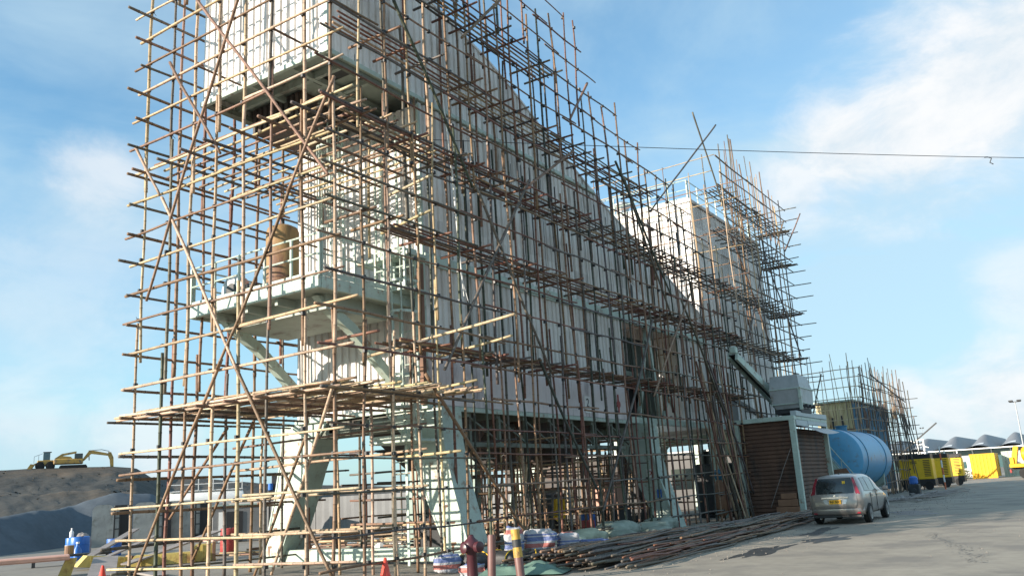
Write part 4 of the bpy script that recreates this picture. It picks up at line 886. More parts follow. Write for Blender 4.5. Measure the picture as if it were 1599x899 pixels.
MB().bev((-1.6, -1.2, .1), (1.6, 1.2, 2.6), .04).build('wall', 'white', t); MB().bev((-1.7, -1.3, 2.6), (1.7, 1.3, 2.7), .02).build('roof', 'steel', t); MB().box((.1, -1.22, 1.2), (.9, -1.19, 2.0)).build('window', 'cabin', t)
# shrub
t = thing('shrub', 'loose green bush growing beside the orange yellow container', 'shrub', (-11.9, 109, 0)); w = MB(); r2 = random.Random(9)
for k in range(900):
    a = r2.uniform(0, 6.3); rr = r2.random() ** .5 * (.85 + .2 * math.sin(3 * a)); z = .15 + r2.random() * 1.35 * (1 - .5 * rr); p = Vector((rr * math.cos(a) * 1.1, rr * math.sin(a), z)); s = r2.uniform(.04, .09)
    d1 = Vector((r2.uniform(-1, 1), r2.uniform(-1, 1), r2.uniform(-1, 1))).normalized() * s; d2 = d1.cross(Vector((r2.uniform(-1, 1), r2.uniform(-1, 1), .3))).normalized() * s * .6
    w.add([p - d1, p + d2, p + d1, p - d2], [(0, 1, 2, 3)])
w.build('foliage', 'leaf', t); w = MB()
for k in range(5): w.tube([(0, 0, 0), (r2.uniform(-.5, .5), r2.uniform(-.5, .5), 1.0)], .02, 5)
w.build('stem', 'timber', t)
# mixer truck, rear end towards the yard
t = thing('mixer_truck', 'yellow concrete mixer truck with black chassis cut off at the picture edge', 'truck', (-6.4, 100, 0))
MB().lathe([(.35, 1.0), (.62, 1.1), (.95, 2.0), (1.15, 3.2), (1.1, 4.2), (.8, 5.0), (.4, 5.3)], (0, 0, 2.35), 24, 'X').build('drum', 'cyel', t, angle=40)
MB().bev((0, -.5, .85), (7.6, .5, 1.12), .02).build('chassis', 'black', t)
w = MB(); w.bev((-.1, -1.1, 1.1), (1.5, 1.1, 1.45), .03); w.prism([(0, 1.45), (.5, 1.45), (.9, 3.15), (.5, 3.2)], 'Y', -.9, .9); w.bev((.0, -1.1, 1.45), (.35, -.6, 2.1), .03); w.build('rear_frame', 'cyel', t)
MB().bev((5.7, -1.15, .7), (7.6, 1.15, 2.9), .1).build('cab', 'cyel', t)
for x in (1.1, 2.4, 6.5):
    for y in (-1.0, .75): o_ = MB().lathe([(.3, y), (.5, y + .02), (.5, y + .26), (.3, y + .28)], (x, 0, .5), 22, 'Y').build('wheel', 'rubber', t)
w = MB(); w.bev((-.15, -1.0, .6), (.0, 1.0, .95), .02); w.build('bumper', 'red', t)
# terminal
t = thing('terminal_building', 'long low building with a grey roof of repeating wave vaults on the horizon', 'building', (0, 0, 0))
w = MB()
def wave(x, ph): 
    q = (x % 10.25) / 10.25; return 6.9 + 4.5 * max(0, math.sin(math.pi * q)) ** 1.25
def wv(u, v):
    x = -120 + 200 * u; y = 345 + 120 * v; q = ((x - (-57.3)) % 10.25) / 10.25
    k = min(1, v * 3.5); k = k * k * (3 - 2 * k); h = 6.9 + 5.6 * (math.sin(math.pi * (q ** 1.15)) ** 1.25) * (.18 + .82 * k); return (x, y, h)
w.grid(wv, 800, 14); w.build('wave_roof', 'roofg', t, smooth=True)
w = MB(); w.bev((-120, 344.6, 6.55), (80, 350.5, 6.95), .02); w.build('eaves', 'white', t)
MB().box((-120, 352, 0), (80, 353, 6.55)).build('glazed_front', 'cabin', t)
for k in range(20):
    x = -57.3 - 61.5 + 10.25 * k + 5.1
    w = MB(); w.grid(lambda u, v: tuple(Vector(wv(((x - 1.6 + 3.2 * u) + 120) / 200, .02 + .03 * v + .04 * u)) + Vector((0, 0, .12))), 10, 1); w.build('skylight', 'white', t)
for k in range(34): x = -118 + k * 6; MB().box((x, 350.6, 0), (x + .4, 351, 6.55)).build('column', 'white', t)
# tall lamps
def lamp_post(x, y, h, label, first=None):
    if first: c = copy_thing(first, (x, y, 0), 0, label); c.scale = (1, 1, h / 8.1); return c
    t = thing('lamp_post', label, 'lamp post', (x, y, 0), 0, 'tall yard flood lamps')
    MB().tube([(0, 0, 0), (0, 0, h)], [.09, .05], 8).build('pole', 'steel', t)
    MB().beam((-.55, 0, h), (.55, 0, h), .08, .08).build('crossarm', 'dark', t)
    for s in (-.4, .4): MB().bev((s - .22, -.2, h + .02), (s + .22, .25, h + .2), .03).build('lamp_head', 'dark', t)
    return t
l0 = lamp_post(-5.55, 110, 8.1, 'tall twin headed flood lamp rising above the yellow mixer truck')
lamp_post(-42, 300, 13.5, 'tiny distant twin flood lamp over the wave roofed building', l0)
t = thing('mast_crane', 'long thin dark crane boom slanting up on a white lattice mast', 'crane', (0, 0, 0))
w = MB(); w.beam((-17.2, 100, 2.6), (-12.5, 100, 6.1), .10, .14); w.build('boom', 'dark', t)
w = MB()
for x in (-14.6, -14.0): w.beam((x, 99, 0), (x + .05, 99, 4.5), .12, .12)
for z in (3.0, 3.9, 4.4): w.beam((-14.6, 99, z), (-14.0, 99, z + .1), .08, .08)
w.beam((-14.6, 99, 4.1), (-15.3, 99, 4.5), .08, .08); w.beam((-14.0, 99, 3.8), (-13.5, 99, 3.6), .08, .08); w.build('mast', 'white', t)

# ------------------------------------------------------------------ cable overhead
pts = [Vector((-14.0, 17.2, 11.0))]
A0, A1 = Vector((-13.9, 16.9, 11.25)), Vector((14.0, 47.1, 12.3))
w = MB(); w.tube([A0.lerp(A1, k / 24) - Vector((0, 0, .25 * math.sin(math.pi * k / 24))) for k in range(25)], .011, 5); CB = w.build('overhead_cable', 'black')
tag(CB, 'thin dark cable crossing the sky from the hall towards the road', 'cable')
q = A0.lerp(A1, .463) - Vector((0, 0, .25 * math.sin(math.pi * .463)))
w = MB(); w.tube([q, q + Vector((.1, 0, -.06)), q + Vector((.03, 0, -.2)), q + Vector((.12, 0, -.28))], .018, 5); w.tube([q + Vector((-.1, 0, .02)), q], .02, 5); w.build('loose_end', 'black', CB)

# ------------------------------------------------------------------ left yard
def face_cam(x, y): return math.atan2(y, x) - math.pi / 2     # local +X to the viewer's right
def rounded(w_, h_, r, n=6, z0=0):
    P = [(-w_ / 2, z0), (w_ / 2, z0)]
    for c_, a0 in (((w_ / 2 - r, h_ - r), 0), ((-w_ / 2 + r, h_ - r), 90)):
        for k in range(n + 1): a = R(a0 + 90 * k / n); P.append((c_[0] + r * math.cos(a), c_[1] + r * math.sin(a)))
    return P
for (x, y, wd, label) in ((-46.3, 28.2, 1.1, 'silver skinned booth end with a dark ladder frame beside the cement bank'), (-43.6, 29.0, 1.2, 'dented silver booth end between two others behind the bamboo'), (-43.6, 31.1, 1.75, 'wide dull silver booth end beside the dark gap of the grey fence')):
    t = thing('storage_booth', label, 'booth', (x, y, 0), face_cam(x, y))
    MB().prism(rounded(wd, 2.25, .35), 'Y', 0, .08).build('end_panel', 'silver', t, angle=30)
    MB().prism(rounded(wd * .96, 2.2, .35) , 'Y', .09, 2.2).build('body', 'black', t)
    MB().bev((wd / 2, .1, 0), (wd / 2 + .75, 2.2, 2.2), .03).build('side_bay', 'black', t)
    w = MB()
    for a in (wd / 2 + .04, wd / 2 + .3): w.beam((a, .02, 0), (a, .02, 2.15), .05, .05)
    for z in (.35, .9, 1.5, 2.1): w.beam((wd / 2 + .04, .02, z), (wd / 2 + .3, .02, z), .03, .05)
    w.build('ladder_frame', 'dark', t); MB().box((wd / 2 + .07, .05, .3), (wd / 2 + .27, .06, 2.0)).build('side_panel', 'silver', t)
# ribbed fence
t = thing('site_fence', 'low grey ribbed sheet fence behind the bamboo end bay', 'fence', (0, 0, 0)); w = MB()
a, b = Vector((-45, 33.5, 0)), Vector((-22, 35.5, 0)); n = 90
vs = []; fs = []
for k in range(n + 1):
    q = a.lerp(b, k / n) + Vector((0, .06 * (k % 2), 0)); vs += [q, q + Vector((0, 0, 1.95))]
for k in range(n): fs.append((2 * k, 2 * k + 2, 2 * k + 3, 2 * k + 1))
w.add(vs, fs); w.build('sheeting', 'fence', t); w = MB()
for k in range(12): q = a.lerp(b, k / 11); w.beam(q + Vector((0, .15, 0)), q + Vector((0, .15, 1.9)), .07, .07)
w.build('post', 'dark', t)
t = thing('doorway_cabin', 'small grey cabin with white door and dark opening behind the red barrel', 'cabin', (-36.6, 28.6, 0), face_cam(-36.6, 28.6))
MB().bev((-.45, .05, 0), (2.2, 1.6, 1.75), .03).build('wall', 'fence', t); MB().box((-.15, .0, .05), (.2, .04, 1.5)).build('door', 'white', t); MB().box((.25, .01, .05), (1.0, .045, 1.5)).build('opening', 'black', t); MB().bev((-.55, -.05, 1.75), (2.3, 1.7, 1.85), .02).build('roof', 'mintd', t)
# tank trailer with railing
t = thing('tank_trailer', 'white tank trailer with a railed walkway on top behind the booths', 'trailer', (-41.5, 31.3, 0), face_cam(-41.5, 31.3))
MB().lathe([(.3, -2.2), (.62, -2.1), (.66, -1.9), (.66, 1.9), (.62, 2.1), (.3, 2.2)], (0, 3, 2.1), 20, 'X').build('tank', 'white', t, angle=40); MB().bev((-2.2, 2.5, .9), (2.2, 3.5, 1.2), .03).build('chassis', 'dark', t)
for x in (-1.5, 1.2):
    for y in (2.4, 3.4): MB().lathe([(.45, y), (.45, y + .25)], (x, 0, .45), 18, 'Y').build('wheel', 'rubber', t)
w = MB(); w.bev((-2.1, 2.6, 2.74), (2.1, 3.4, 2.8), .01); w.build('walkway', 'white', t)
w = MB()
for k in range(6): x = -2.05 + .82 * k; w.beam((x, 2.6, 2.8), (x, 2.6, 3.55), .05, .05)
for z in (3.15, 3.52): w.beam((-2.05, 2.6, z), (2.05, 2.6, z), .05, .05)
w.build('railing', 'white', t)
t = thing('plant_engine', 'dark engine block with blue can on a stand behind the trailer rails', 'engine', (-36.5, 33.0, 0), face_cam(-36.5, 33))
MB().bev((-1.2, 0, 2.1), (1.5, 1, 2.5), .04).build('bed', 'dark', t)
w = MB(); r2 = random.Random(2)
for k in range(9): x = -1.0 + k * .28; h = r2.uniform(.25, .9); w.bev((x, .2, 2.5), (x + r2.uniform(.15, .3), .7, 2.5 + h), .02)
w.build('engine_block', 'dark', t); MB().lathe([(.13, 2.5), (.13, 2.85)], (-1.05, .1, 0), 12).build('blue_can', 'drum', t)
w = MB()
for x in (-1.1, 1.4): w.beam((x, .5, 0), (x, .5, 2.1), .12, .12)
w.build('stand', 'dark', t)
# barrels
def barrel(name, loc, r, h, material, label, group=None, cat='barrel'):
    t = thing(name, label, cat, loc, 0, group)
    MB().lathe([(r * .96, 0), (r, .02), (r, h * .33), (r * 1.05, h * .345), (r, h * .36), (r, h * .66), (r * 1.05, h * .675), (r, h * .69), (r, h - .03), (r * .96, h), (r * .9, h - .02)], n=22).build('shell', material, t, angle=40)
    MB().lathe([(.05, h - .02), (.05, h + .02)], (r * .5, 0, 0), 10).build('bung', 'dark', t); return t
barrel('plastic_barrel', (-35.45, 20.3, 0), .26, .86, 'drum', 'bright blue plastic barrel with a pale bottle on its lid', 'blue barrels by the cement bank')
barrel('plastic_barrel', (-34.75, 20.2, 0), .38, .90, 'drum', 'fatter bright blue plastic barrel next to the brown sack', 'blue barrels by the cement bank')
barrel('plastic_barrel', (-35.2, 22.0, 0), .30, .70, 'signb', 'dark blue tub with pale label behind the yellow steel forms', 'blue barrels by the cement bank')
barrel('steel_barrel', (-28.5, 22.6, 0), .30, .92, 'red', 'red steel barrel seen through the bamboo by the cabin doorway')
def bottle(loc, material, label, s=1):
    t = thing('bottle', label, 'bottle', loc)
    MB().lathe([(.07 * s, 0), (.08 * s, .02), (.08 * s, .22 * s), (.03 * s, .3 * s), (.03 * s, .34 * s)], n=12).build('body', material, t, angle=40); MB().lathe([(.035 * s, .34 * s), (.035 * s, .38 * s)], n=10).build('cap', 'white', t)
bottle((-35.45, 20.25, .87), 'white', 'pale bottle standing on the narrower blue barrel'); bottle((-34.0, 19.7, 0), 'drum', 'tall blue gas bottle in front of the fatter blue barrel', 1.9)
def sack(loc, s, material, label, group=None, rz=0, seed=0, name='sack', cat='sack', mat2='plank'):
    sx, sy, sz = s; r2 = random.Random(seed); ph = Vector((r2.uniform(0, 50), r2.uniform(0, 50), 0))
    t = thing(name, label, cat, loc, rz, group)
    def f(u, v):
        a = 2 * math.pi * u; b = math.pi * (v - .5); d = Vector((math.cos(b) * math.cos(a), math.cos(b) * math.sin(a), math.sin(b)))
        e = Vector([math.copysign(abs(c) ** (.5 if name == 'striped_bag' else .72), c) for c in d]); k = 1 + (.30 if name == 'striped_bag' else .16) * NZ.noise(d * 2.1 + ph) + .07 * NZ.noise(d * 6 + ph)
        return (e.x * sx / 2 * k, e.y * sy / 2 * k, max(0.0, sz / 2 + e.z * sz / 2 * k))
    MB().grid(f, 28, 16).build('body', material, t, smooth=True)
    w = MB(); w.tube([(sx * .46, 0, sz * .5), (sx * .56, .01, sz * .54), (sx * .60, .02, sz * .60)], [.05, .025, .07], 8); w.build('tied_neck', material, t)
    return t
sack((-36.4, 21.3, 0), (.7, .6, 1.0), 'plank', 'upright brown sack between the blue barrels and the silver booth', seed=3)
# yellow forms, boards
def form(loc, rz, s, tilt, label):
    t = thing('steel_form', label, 'steel form', loc, rz, 'yellow steel forms scattered in the yard'); T = Matrix.Rotation(tilt, 4, 'Y')
    MB().prism([(-s[0] / 2, 0), (s[0] / 2, 0), (s[0] / 2 - .1, s[2]), (-s[0] / 2 + .25, s[2])], 'Y', -s[1] / 2, s[1] / 2).xf(T).build('shell', 'yel', t)
    w = MB()
    for x in (-.3, 0, .3): w.box((x * s[0], -s[1] / 2 - .03, .02), (x * s[0] + .04, -s[1] / 2, s[2] - .03))
    w.xf(T).build('rib', 'yel', t)
    w = MB(); w.bev((s[0] / 2 - .12, -s[1] / 2 - .05, -.02), (s[0] / 2 - .02, s[1] / 2 + .05, s[2] + .05), .01).xf(T).build('end_flange', 'rustyel', t)
form((-27.6, 16.9, .02), face_cam(-27, 16.5) + .2, (1.7, .7, .36), .12, 'pale yellow steel form lying under the propped grey board')
form((-25.9, 17.9, .02), face_cam(-27, 19) - .1, (2.1, .5, .34), .0, 'long yellow steel form half hidden behind the bamboo end bay')
form((-25.3, 19.0, .02), .9, (.9, .6, .55), .0, 'upright ochre steel form block by the grey board stack')
def board(a, b, w_, h_, label, material='plank'):
    tag(MB().beam(a, b, w_, h_).build('board', material), label, 'board', 'loose boards in the yard')
board((-28.9, 16.6, .08), (-33.4, 21.8, 1.05), .28, .06, 'grey board propped at a slant over the yellow forms')
board((-28.4, 16.9, .12), (-30.5, 20.8, .82), .22, .05, 'second brown grey board leaning across the yellow forms', 'plank')
board((-25.9, 16.6, .15), (-26.6, 20.6, .9), .4, .05, 'wide weathered board tipped up behind the end bay of bamboo')
board((-28.6, 19.6, .6), (-25.6, 19.9, .62), .5, .05, 'pinkish board laid flat across two yellow forms', 'salmon')
board((-22.6, 13.8, .10), (-26.0, 16.0, .42), .7, .05, 'broad grey board lying in front of the red cone')
board((-20.8, 14.4, .06), (-24.6, 15.6, .12), .35, .05, 'flat dirty board on the ground between cone and end bay')
t = thing('trestle_table', 'salmon coloured sheet on a low trestle with an ochre leg', 'trestle', (-26.0, 14.2, 0), face_cam(-26, 14.2))
MB().bev((-3.2, -.6, .48), (.55, .5, .62), .03).build('top_sheet', 'salmon', t); MB().prism([(.25, 0), (.6, 0), (.75, .52), (.45, .52)], 'Y', -.3, -.1).build('leg', 'yel', t); MB().prism([(-2.9, 0), (-2.6, 0), (-2.5, .52), (-2.8, .52)], 'Y', -.3, -.1).build('leg', 'yel', t)
t = thing('work_bench', 'long low dark bench with a small tin beyond the salmon sheet', 'bench', (-31.5, 18.2, 0), face_cam(-31, 18)); MB().bev((-1.6, -.3, .3), (1.2, .3, .38), .01).build('top', 'dark', t)
for x in (-1.4, 1.0): MB().box((x, -.2, 0), (x + .1, .2, .3)).build('leg', 'dark', t)
t = thing('tin_can', 'ochre tin standing on the low dark bench', 'tin', (-31.6, 18.0, .38)); MB().lathe([(.16, 0), (.16, .3)], n=16).build('can', 'rustyel', t); MB().lathe([(.165, .3), (.165, .32)], n=16).build('rim', 'steel', t)
def cone(loc, label):
    t = thing('traffic_cone', label, 'traffic cone', loc); MB().lathe([(.15, .03), (.13, .06), (.03, .52), (.02, .53)], n=20).build('body', 'cone', t, angle=40); MB().bev((-.18, -.18, 0), (.18, .18, .035), .01).build('base', 'cone', t)
cone((-12.25, 13.6, 0), 'red plastic cone at the foot of the mint ladder'); cone((-20.1, 12.3, 0), 'red plastic cone in the open yard before the grey boards'); 
MB_ = cone((-12.0, 107.5, 0), 'tiny white and red cone at the orange yellow container')
# machines on the mound
t = thing('wheel_loader', 'dusty yellow wheel loader with glazed cab on top of the gravel mound', 'loader', (-128.0, 68.2, 8.6), R(60.5)); t.scale = (.82, .82, .82)
MB().bev((-1.0, -.8, .7), (1.6, .8, 1.7), .1).build('body', 'machine', t); MB().bev((-.1, -.6, 1.7), (1.0, .6, 3.1), .06).build('cab', 'cabin', t); MB().bev((-.15, -.65, 3.1), (1.2, .65, 3.2), .02).build('cab_roof', 'dark', t)
w = MB(); w.prism([(-2.6, .1), (-1.9, .1), (-1.4, 1.0), (-2.0, 1.1)], 'Y', -1.1, 1.1); w.beam((-1.8, -.5, .8), (-.6, -.5, 1.4), .2, .25); w.build('bucket', 'machine', t)
for x in (-.55, 1.1):
    for y in (-1.0, .65): MB().lathe([(.35, y), (.75, y + .03), (.75, y + .4), (.35, y + .43)], (x, 0, .72), 22, 'Y').build('wheel', 'rubber', t)
w = MB()
for a, b in (((-1.5, 1.2), (-1.5, 2.4)), ((-1.5, 2.4), (-.2, 2.9)), ((-.8, 1.6), (-.8, 2.6))): w.beam((a[0], -.6, a[1]), (b[0], -.6, b[1]), .07, .07)
w.build('guard_rail', 'steel', t)
t = thing('excavator', 'dusty yellow excavator on the mound crest, arm folded down on its bucket side', 'excavator', (-126.0, 71.6, 8.55), R(60)); t.scale = (.80, .80, .80)
for y in (-1.2, .7):
    MB().prism([(-2.2, .1), (-1.9, 0), (1.9, 0), (2.2, .1), (2.35, .45), (2.1, .8), (-2.1, .8), (-2.35, .45)], 'Y', y, y + .5).build('track', 'rubber', t)
MB().bev((-3.2, -1.2, 1.0), (1.6, 1.2, 1.95), .15).build('house', 'machine', t); MB().prism([(-2.9, 1.95), (-.2, 1.95), (-.5, 2.3), (-2.0, 2.5)], 'Y', -1.0, .3).build('engine_cover', 'machine', t); MB().bev((.1, -1.15, 1.9), (1.5, -.2, 2.85), .06).build('cab', 'glass', t); MB().bev((-3.3, -1.15, 1.0), (-2.5, 1.15, 1.9), .1).build('counterweight', 'machine', t)
MB().prism([(-3.2, 2.1), (-2.0, 2.95), (.4, 3.35), (.4, 3.0), (-1.8, 2.6), (-2.9, 1.9)], 'Y', .2, .6).build('rear_arm', 'machine', t)
w = MB(); w.prism([(1.3, 1.6), (1.7, 1.5), (2.9, 2.8), (5.9, 2.35), (6.2, 2.7), (3.0, 3.45), (2.5, 3.4)], 'Y', .25, .65); w.build('boom', 'machine', t)
w = MB(); w.prism([(5.8, 3.1), (6.3, 3.0), (6.75, 2.0), (6.85, 0), (6.3, 0), (6.1, 1.6), (5.75, 2.4)], 'Y', .28, .62); w.build('stick', 'machine', t)
w = MB(); w.tube([(2.4, .45, 3.4), (4.6, .45, 3.55), (6.0, .45, 3.2)], .07, 8); w.tube([(2.6, .45, 1.6), (2.5, .45, 3.0)], .09, 8); w.build('ram', 'steel', t)
w = MB(); w.prism([(6.0, -.5), (7.0, -.5), (7.1, .1), (6.2, .2)], 'Y', -.1, 1.0); w.build('bucket', 'dark', t)

# ------------------------------------------------------------------ pole pile by the road
PILE = 'cut bamboo poles in the long pile beside the road'
r2 = random.Random(21); n = 0
for (cxp, y0, wid, rows_, L0, cnt) in ((-9.7, 15.7, 3.4, 5, 6.8, 84), (-9.5, 20.3, 3.0, 4, 7.0, 70), (-9.2, 25.0, 2.2, 4, 6.8, 50), (-9.35, 29.2, 1.2, 3, 6.2, 30)):
    for k in range(cnt):
        lay = k % rows_; u = r2.uniform(-1, 1) * (1 - .17 * lay); x = cxp + u * wid / 2; z = .04 + lay * .085 + r2.uniform(-.01, .02); L = L0 * r2.uniform(.8, 1.05); yy = y0 + r2.uniform(-.25, .9) + .12 * lay
        dx = r2.uniform(-.28, .12) + (.25 if y0 > 29 else 0); rr = r2.uniform(.020, .033)
        mb = MB(); bamboo(mb, (0, 0, 0), (dx, L, r2.uniform(-.02, .03)), rr, r2.choice(['grey', 'brown', 'grey', 'grey', 'brown', 'grey']), .06, seed=1000 + n)
        o = mb.build('bamboo_pole', 'bamboo', smooth=True); o.location = (x, yy, z + .02); tag(o, ('weathered bamboo pole with its cut end facing the striped bags', 'weathered bamboo pole in the middle stretch of the roadside pile', 'weathered bamboo pole in the thinner stretch abreast of the far leg', 'weathered bamboo pole in the narrow tip reaching towards the parked car')[(15.7, 20.3, 25.0, 29.2).index(y0)], 'bamboo pole', ('cut poles facing the striped bags', 'poles in the middle of the roadside pile', 'poles abreast of the far leg', 'poles at the tip of the pile by the car')[(15.7, 20.3, 25.0, 29.2).index(y0)]); n += 1

w = MB()
for k in range(330):
    q = r2.random(); y0 = 15.7 + 15.5 * q; wid = 3.5 - 2.2 * q; L = r2.uniform(3.5, 6.6); x = -9.65 + .3 * q + r2.uniform(-1, 1) ** 1 * wid / 2; z = .03 + r2.random() * (.40 - .2 * q) * (1 - abs(x + 9.5) / 2.6); yy = y0 + r2.uniform(-.3, .8); L = min(L, 35.2 - yy)
    bamboo(w, (x, yy, z), (x + r2.uniform(-.45, .3), yy + L, max(.03, z + r2.uniform(-.08, .06))), r2.uniform(.016, .028), r2.choice(['grey', 'brown', 'grey', 'red']), .08, seed=5000 + k, det=False)
tag(w.build('pole_pile', 'bamboo', smooth=True), 'thin dark bamboo filling the long pile beside the road', 'pole pile', None, 'stuff')
# sacks beside the pile
SG = 'stuffed sacks dumped by the pole pile'
for i, (x, y, z, s, rz, mt_, lab) in enumerate((
    (-11.7, 20.0, 0, (1.1, .75, .50), .3, 'sackl', 'pale green stuffed sack with a wrinkled neck at the bright end of the row'),
    (-12.0, 21.6, 0, (1.2, .8, .55), .9, 'sackl', 'pale knotted sack leaning on its darker neighbour'),
    (-11.6, 23.0, 0, (1.0, .7, .42), .2, 'sack', 'small round grey green sack tucked in front of the row'),
    (-12.3, 24.2, 0, (1.6, .8, .62), 1.2, 'sack', 'largest grey green sack lying across the middle of the row'),
    (-12.0, 26.0, 0, (1.3, .8, .50), .7, 'sack', 'flat grey green sack next to the splayed far leg'),
    (-12.4, 27.6, 0, (1.4, .9, .55), 1.4, 'sack', 'drooping dark green sack against the foot of the far leg'),
    (-11.2, 18.6, 0, (1.0, .7, .38), 1.0, 'sack', 'low sack squashed under the striped bags'),
    (-12.6, 19.2, .0, (1.1, .8, .7), .5, 'sack', 'bulging sack standing behind the pale green ones'),
    (-11.3, 24.9, 0, (1.2, .7, .4), 1.5, 'sack', 'long thin sack lying along the pile edge'))): sack((x, y, z), s, mt_, lab, SG, rz, i + 20)
SB = 'striped canvas bags by the first leg'
for i, (x, y, z, s, rz, lab) in enumerate(((-11.35, 17.0, .15, (.42, .22, .72), .6, 'tall red white and blue striped bag standing on end'), (-11.0, 17.6, .28, (.75, .3, .5), .5, 'wide red white and blue striped bag at the top of the heap'), (-10.6, 18.2, .08, (.5, .35, .58), .6, 'striped canvas bag with broad blue bands facing the road'),
    (-10.3, 18.9, .12, (.75, .4, .34), .5, 'flattened striped bag slipping down towards the sacks'), (-12.2, 15.6, .0, (.55, .22, .42), .9, 'torn striped bag behind the maroon hydrant'), (-11.1, 15.0, .0, (.5, .35, .26), .1, 'striped bag on the ground between hydrant and bollards'))): sack((x, y, z), s, 'stripe', lab, SB, rz, i + 50, 'striped_bag', 'bag')
for i, (x, y, s, lab) in enumerate(((-11.3, 16.6, (1.0, .7, .40), 'dark bundle tied with yellow rope under the striped bags'), (-10.6, 17.2, (1.1, .7, .36), 'dark roped bundle nearest the ends of the pole pile'), (-11.9, 16.2, (.8, .6, .38), 'small dark roped bundle by the first leg'))):
    o = sack((x, y, 0), s, 'dark', lab, 'dark roped bundles', i * .6, i + 70, 'roped_bundle', 'bundle')
    for dx in (-.25, .2):
        w = MB(); w.tube([(dx, math.cos(a) * s[1] * .53, s[2] * .5 + math.sin(a) * s[2] * .56) for a in [math.pi * k / 8 for k in range(9)]], .012, 5); w.build('rope', 'gyel', o)
def tarp(loc, sx, sy, h, label, rz=0, seed=1):
    ph = Vector((seed * 7.1, seed * 3.3, 0))
    def f(u, v):
        e = min(u, 1 - u, v, 1 - v) * 5; p = Vector((u * 3, v * 3, 0)) + ph
        return ((u - .5) * sx + .05 * NZ.noise(p * 2), (v - .5) * sy + .05 * NZ.noise(p * 2 + Vector((9, 0, 0))), .015 + min(1, e) * h * (.6 + .6 * NZ.noise(p * 1.4)) + .03 * NZ.noise(p * 5) * min(1, e) + .02)
    o = MB().grid(f, 40, 30).build('tarpaulin', 'green', smooth=True); o.location = loc; o.rotation_euler = (0, 0, rz); tag(o, label, 'tarpaulin')
tarp((-10.2, 15.6, 0), 1.9, 1.1, .22, 'crumpled teal tarpaulin on the ground before the roped bundles', .3, 2); tarp((-14.6, 19.8, .1), 1.0, .8, .7, 'teal tarpaulin heaped under the hall behind the first leg', .2, 5)
# hydrant
t = thing('fire_hydrant', 'maroon cast iron fire hydrant with side outlets at the roadside', 'hydrant', (-10.35, 14.0, 0), -.2)
MB().lathe([(.19, 0), (.19, .05), (.11, .08), (.10, .55), (.13, .60), (.16, .66), (.16, .74), (.13, .80), (.07, .85), (.05, .90), (.03, .91)], n=24).build('barrel', 'hyd', t, angle=35)
for s, L in ((1, .25), (-1, .22)): MB().lathe([(.075, 0), (.075, L * .6), (.105, L * .62), (.105, L), (.04, L + .02)] if s > 0 else [(.04, -L - .02), (.105, -L), (.105, -L * .62), (.075, -L * .6), (.075, 0)], (0, 0, .68), 18, 'X').build('outlet', 'hyd', t, angle=35)
MB().lathe([(.04, -.24), (.095, -.22), (.095, -.13), (.07, -.12), (.07, 0)], (0, 0, .66), 18, 'Y').build('outlet', 'hyd', t, angle=35)
t = thing('bollard', 'plain pinkish pipe bollard tilting beside the hydrant', 'bollard', (-9.55, 13.5, 0)); MB().lathe([(.075, 0), (.075, .90), (.065, .93)], n=20).xf(Matrix.Rotation(R(3), 4, 'Y')).build('pipe', 'pipe', t, angle=35); MB().lathe([(.12, 0), (.12, .03)], n=16).build('collar', 'pipe', t)
t = thing('bollard', 'pipe bollard with worn yellow bands tilting the other way', 'bollard', (-9.05, 13.75, 0)); T = Matrix.Rotation(R(-5), 4, 'Y')
MB().lathe([(.08, 0), (.08, .98), (.07, 1.0)], n=20).xf(T).build('pipe', 'pipe', t, angle=35)
for z0, z1, mm in ((.82, 1.005, 'worn'), (.50, .68, 'worn'), (.68, .82, 'dark')): MB().lathe([(.084, z0), (.084, z1)], n=20).xf(T).build('band', mm, t)
# dark shed added to block the sky under the hall
t = thing('sky_block_shed', 'dark shed added to shut out the sky beyond the poles under the hall', 'shed', (-20.0, 37.5, 0))
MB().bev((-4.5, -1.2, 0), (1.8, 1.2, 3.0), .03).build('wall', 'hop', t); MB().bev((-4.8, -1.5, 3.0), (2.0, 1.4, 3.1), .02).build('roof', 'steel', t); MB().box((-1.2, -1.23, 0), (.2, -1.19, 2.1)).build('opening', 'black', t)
t = thing('sky_block_box', 'black low box added to darken the gap between far leg and boarded shed', 'shed', (-17.6, 50.5, 0))  # added box that keeps bright sky out of the gap
MB().bev((-4.6, -1.5, 0), (3.3, 1.5, 3.3), .03).build('wall', 'black', t); MB().bev((-4.8, -1.7, 3.3), (3.5, 1.6, 3.42), .02).build('roof', 'steel', t); MB().box((-.2, -1.53, .1), (1.3, -1.49, 2.3)).build('door', 'dark', t); MB().box((-3.4, -1.53, 1.2), (-2.0, -1.49, 2.4)).build('window', 'glass', t)  # wall coloured black so its sunlit front looks shaded
# grit and chips swept to the edge of the road
w = MB(); r2 = random.Random(12)
for k in range(1300):
    y = r2.uniform(13, 60); x = -8.0 + r2.gauss(0, .9) + (1.2 if y > 36 else 0) + .3 * math.sin(y)
    if r2.random() < .25: x = r2.uniform(-8, 4)
    s = r2.uniform(.006, .022); a = r2.uniform(0, 3)
    w.add([(x - s, y, .012), (x + s * math.cos(a), y + s, .012), (x + s, y - s * .6, .012), (x, y, .012 + s)], [(0, 1, 3), (1, 2, 3), (2, 0, 3), (0, 2, 1)])
tag(w.build('road_grit', 'grit'), 'loose grit and stone chips scattered along the road edge', 'grit', None, 'stuff')
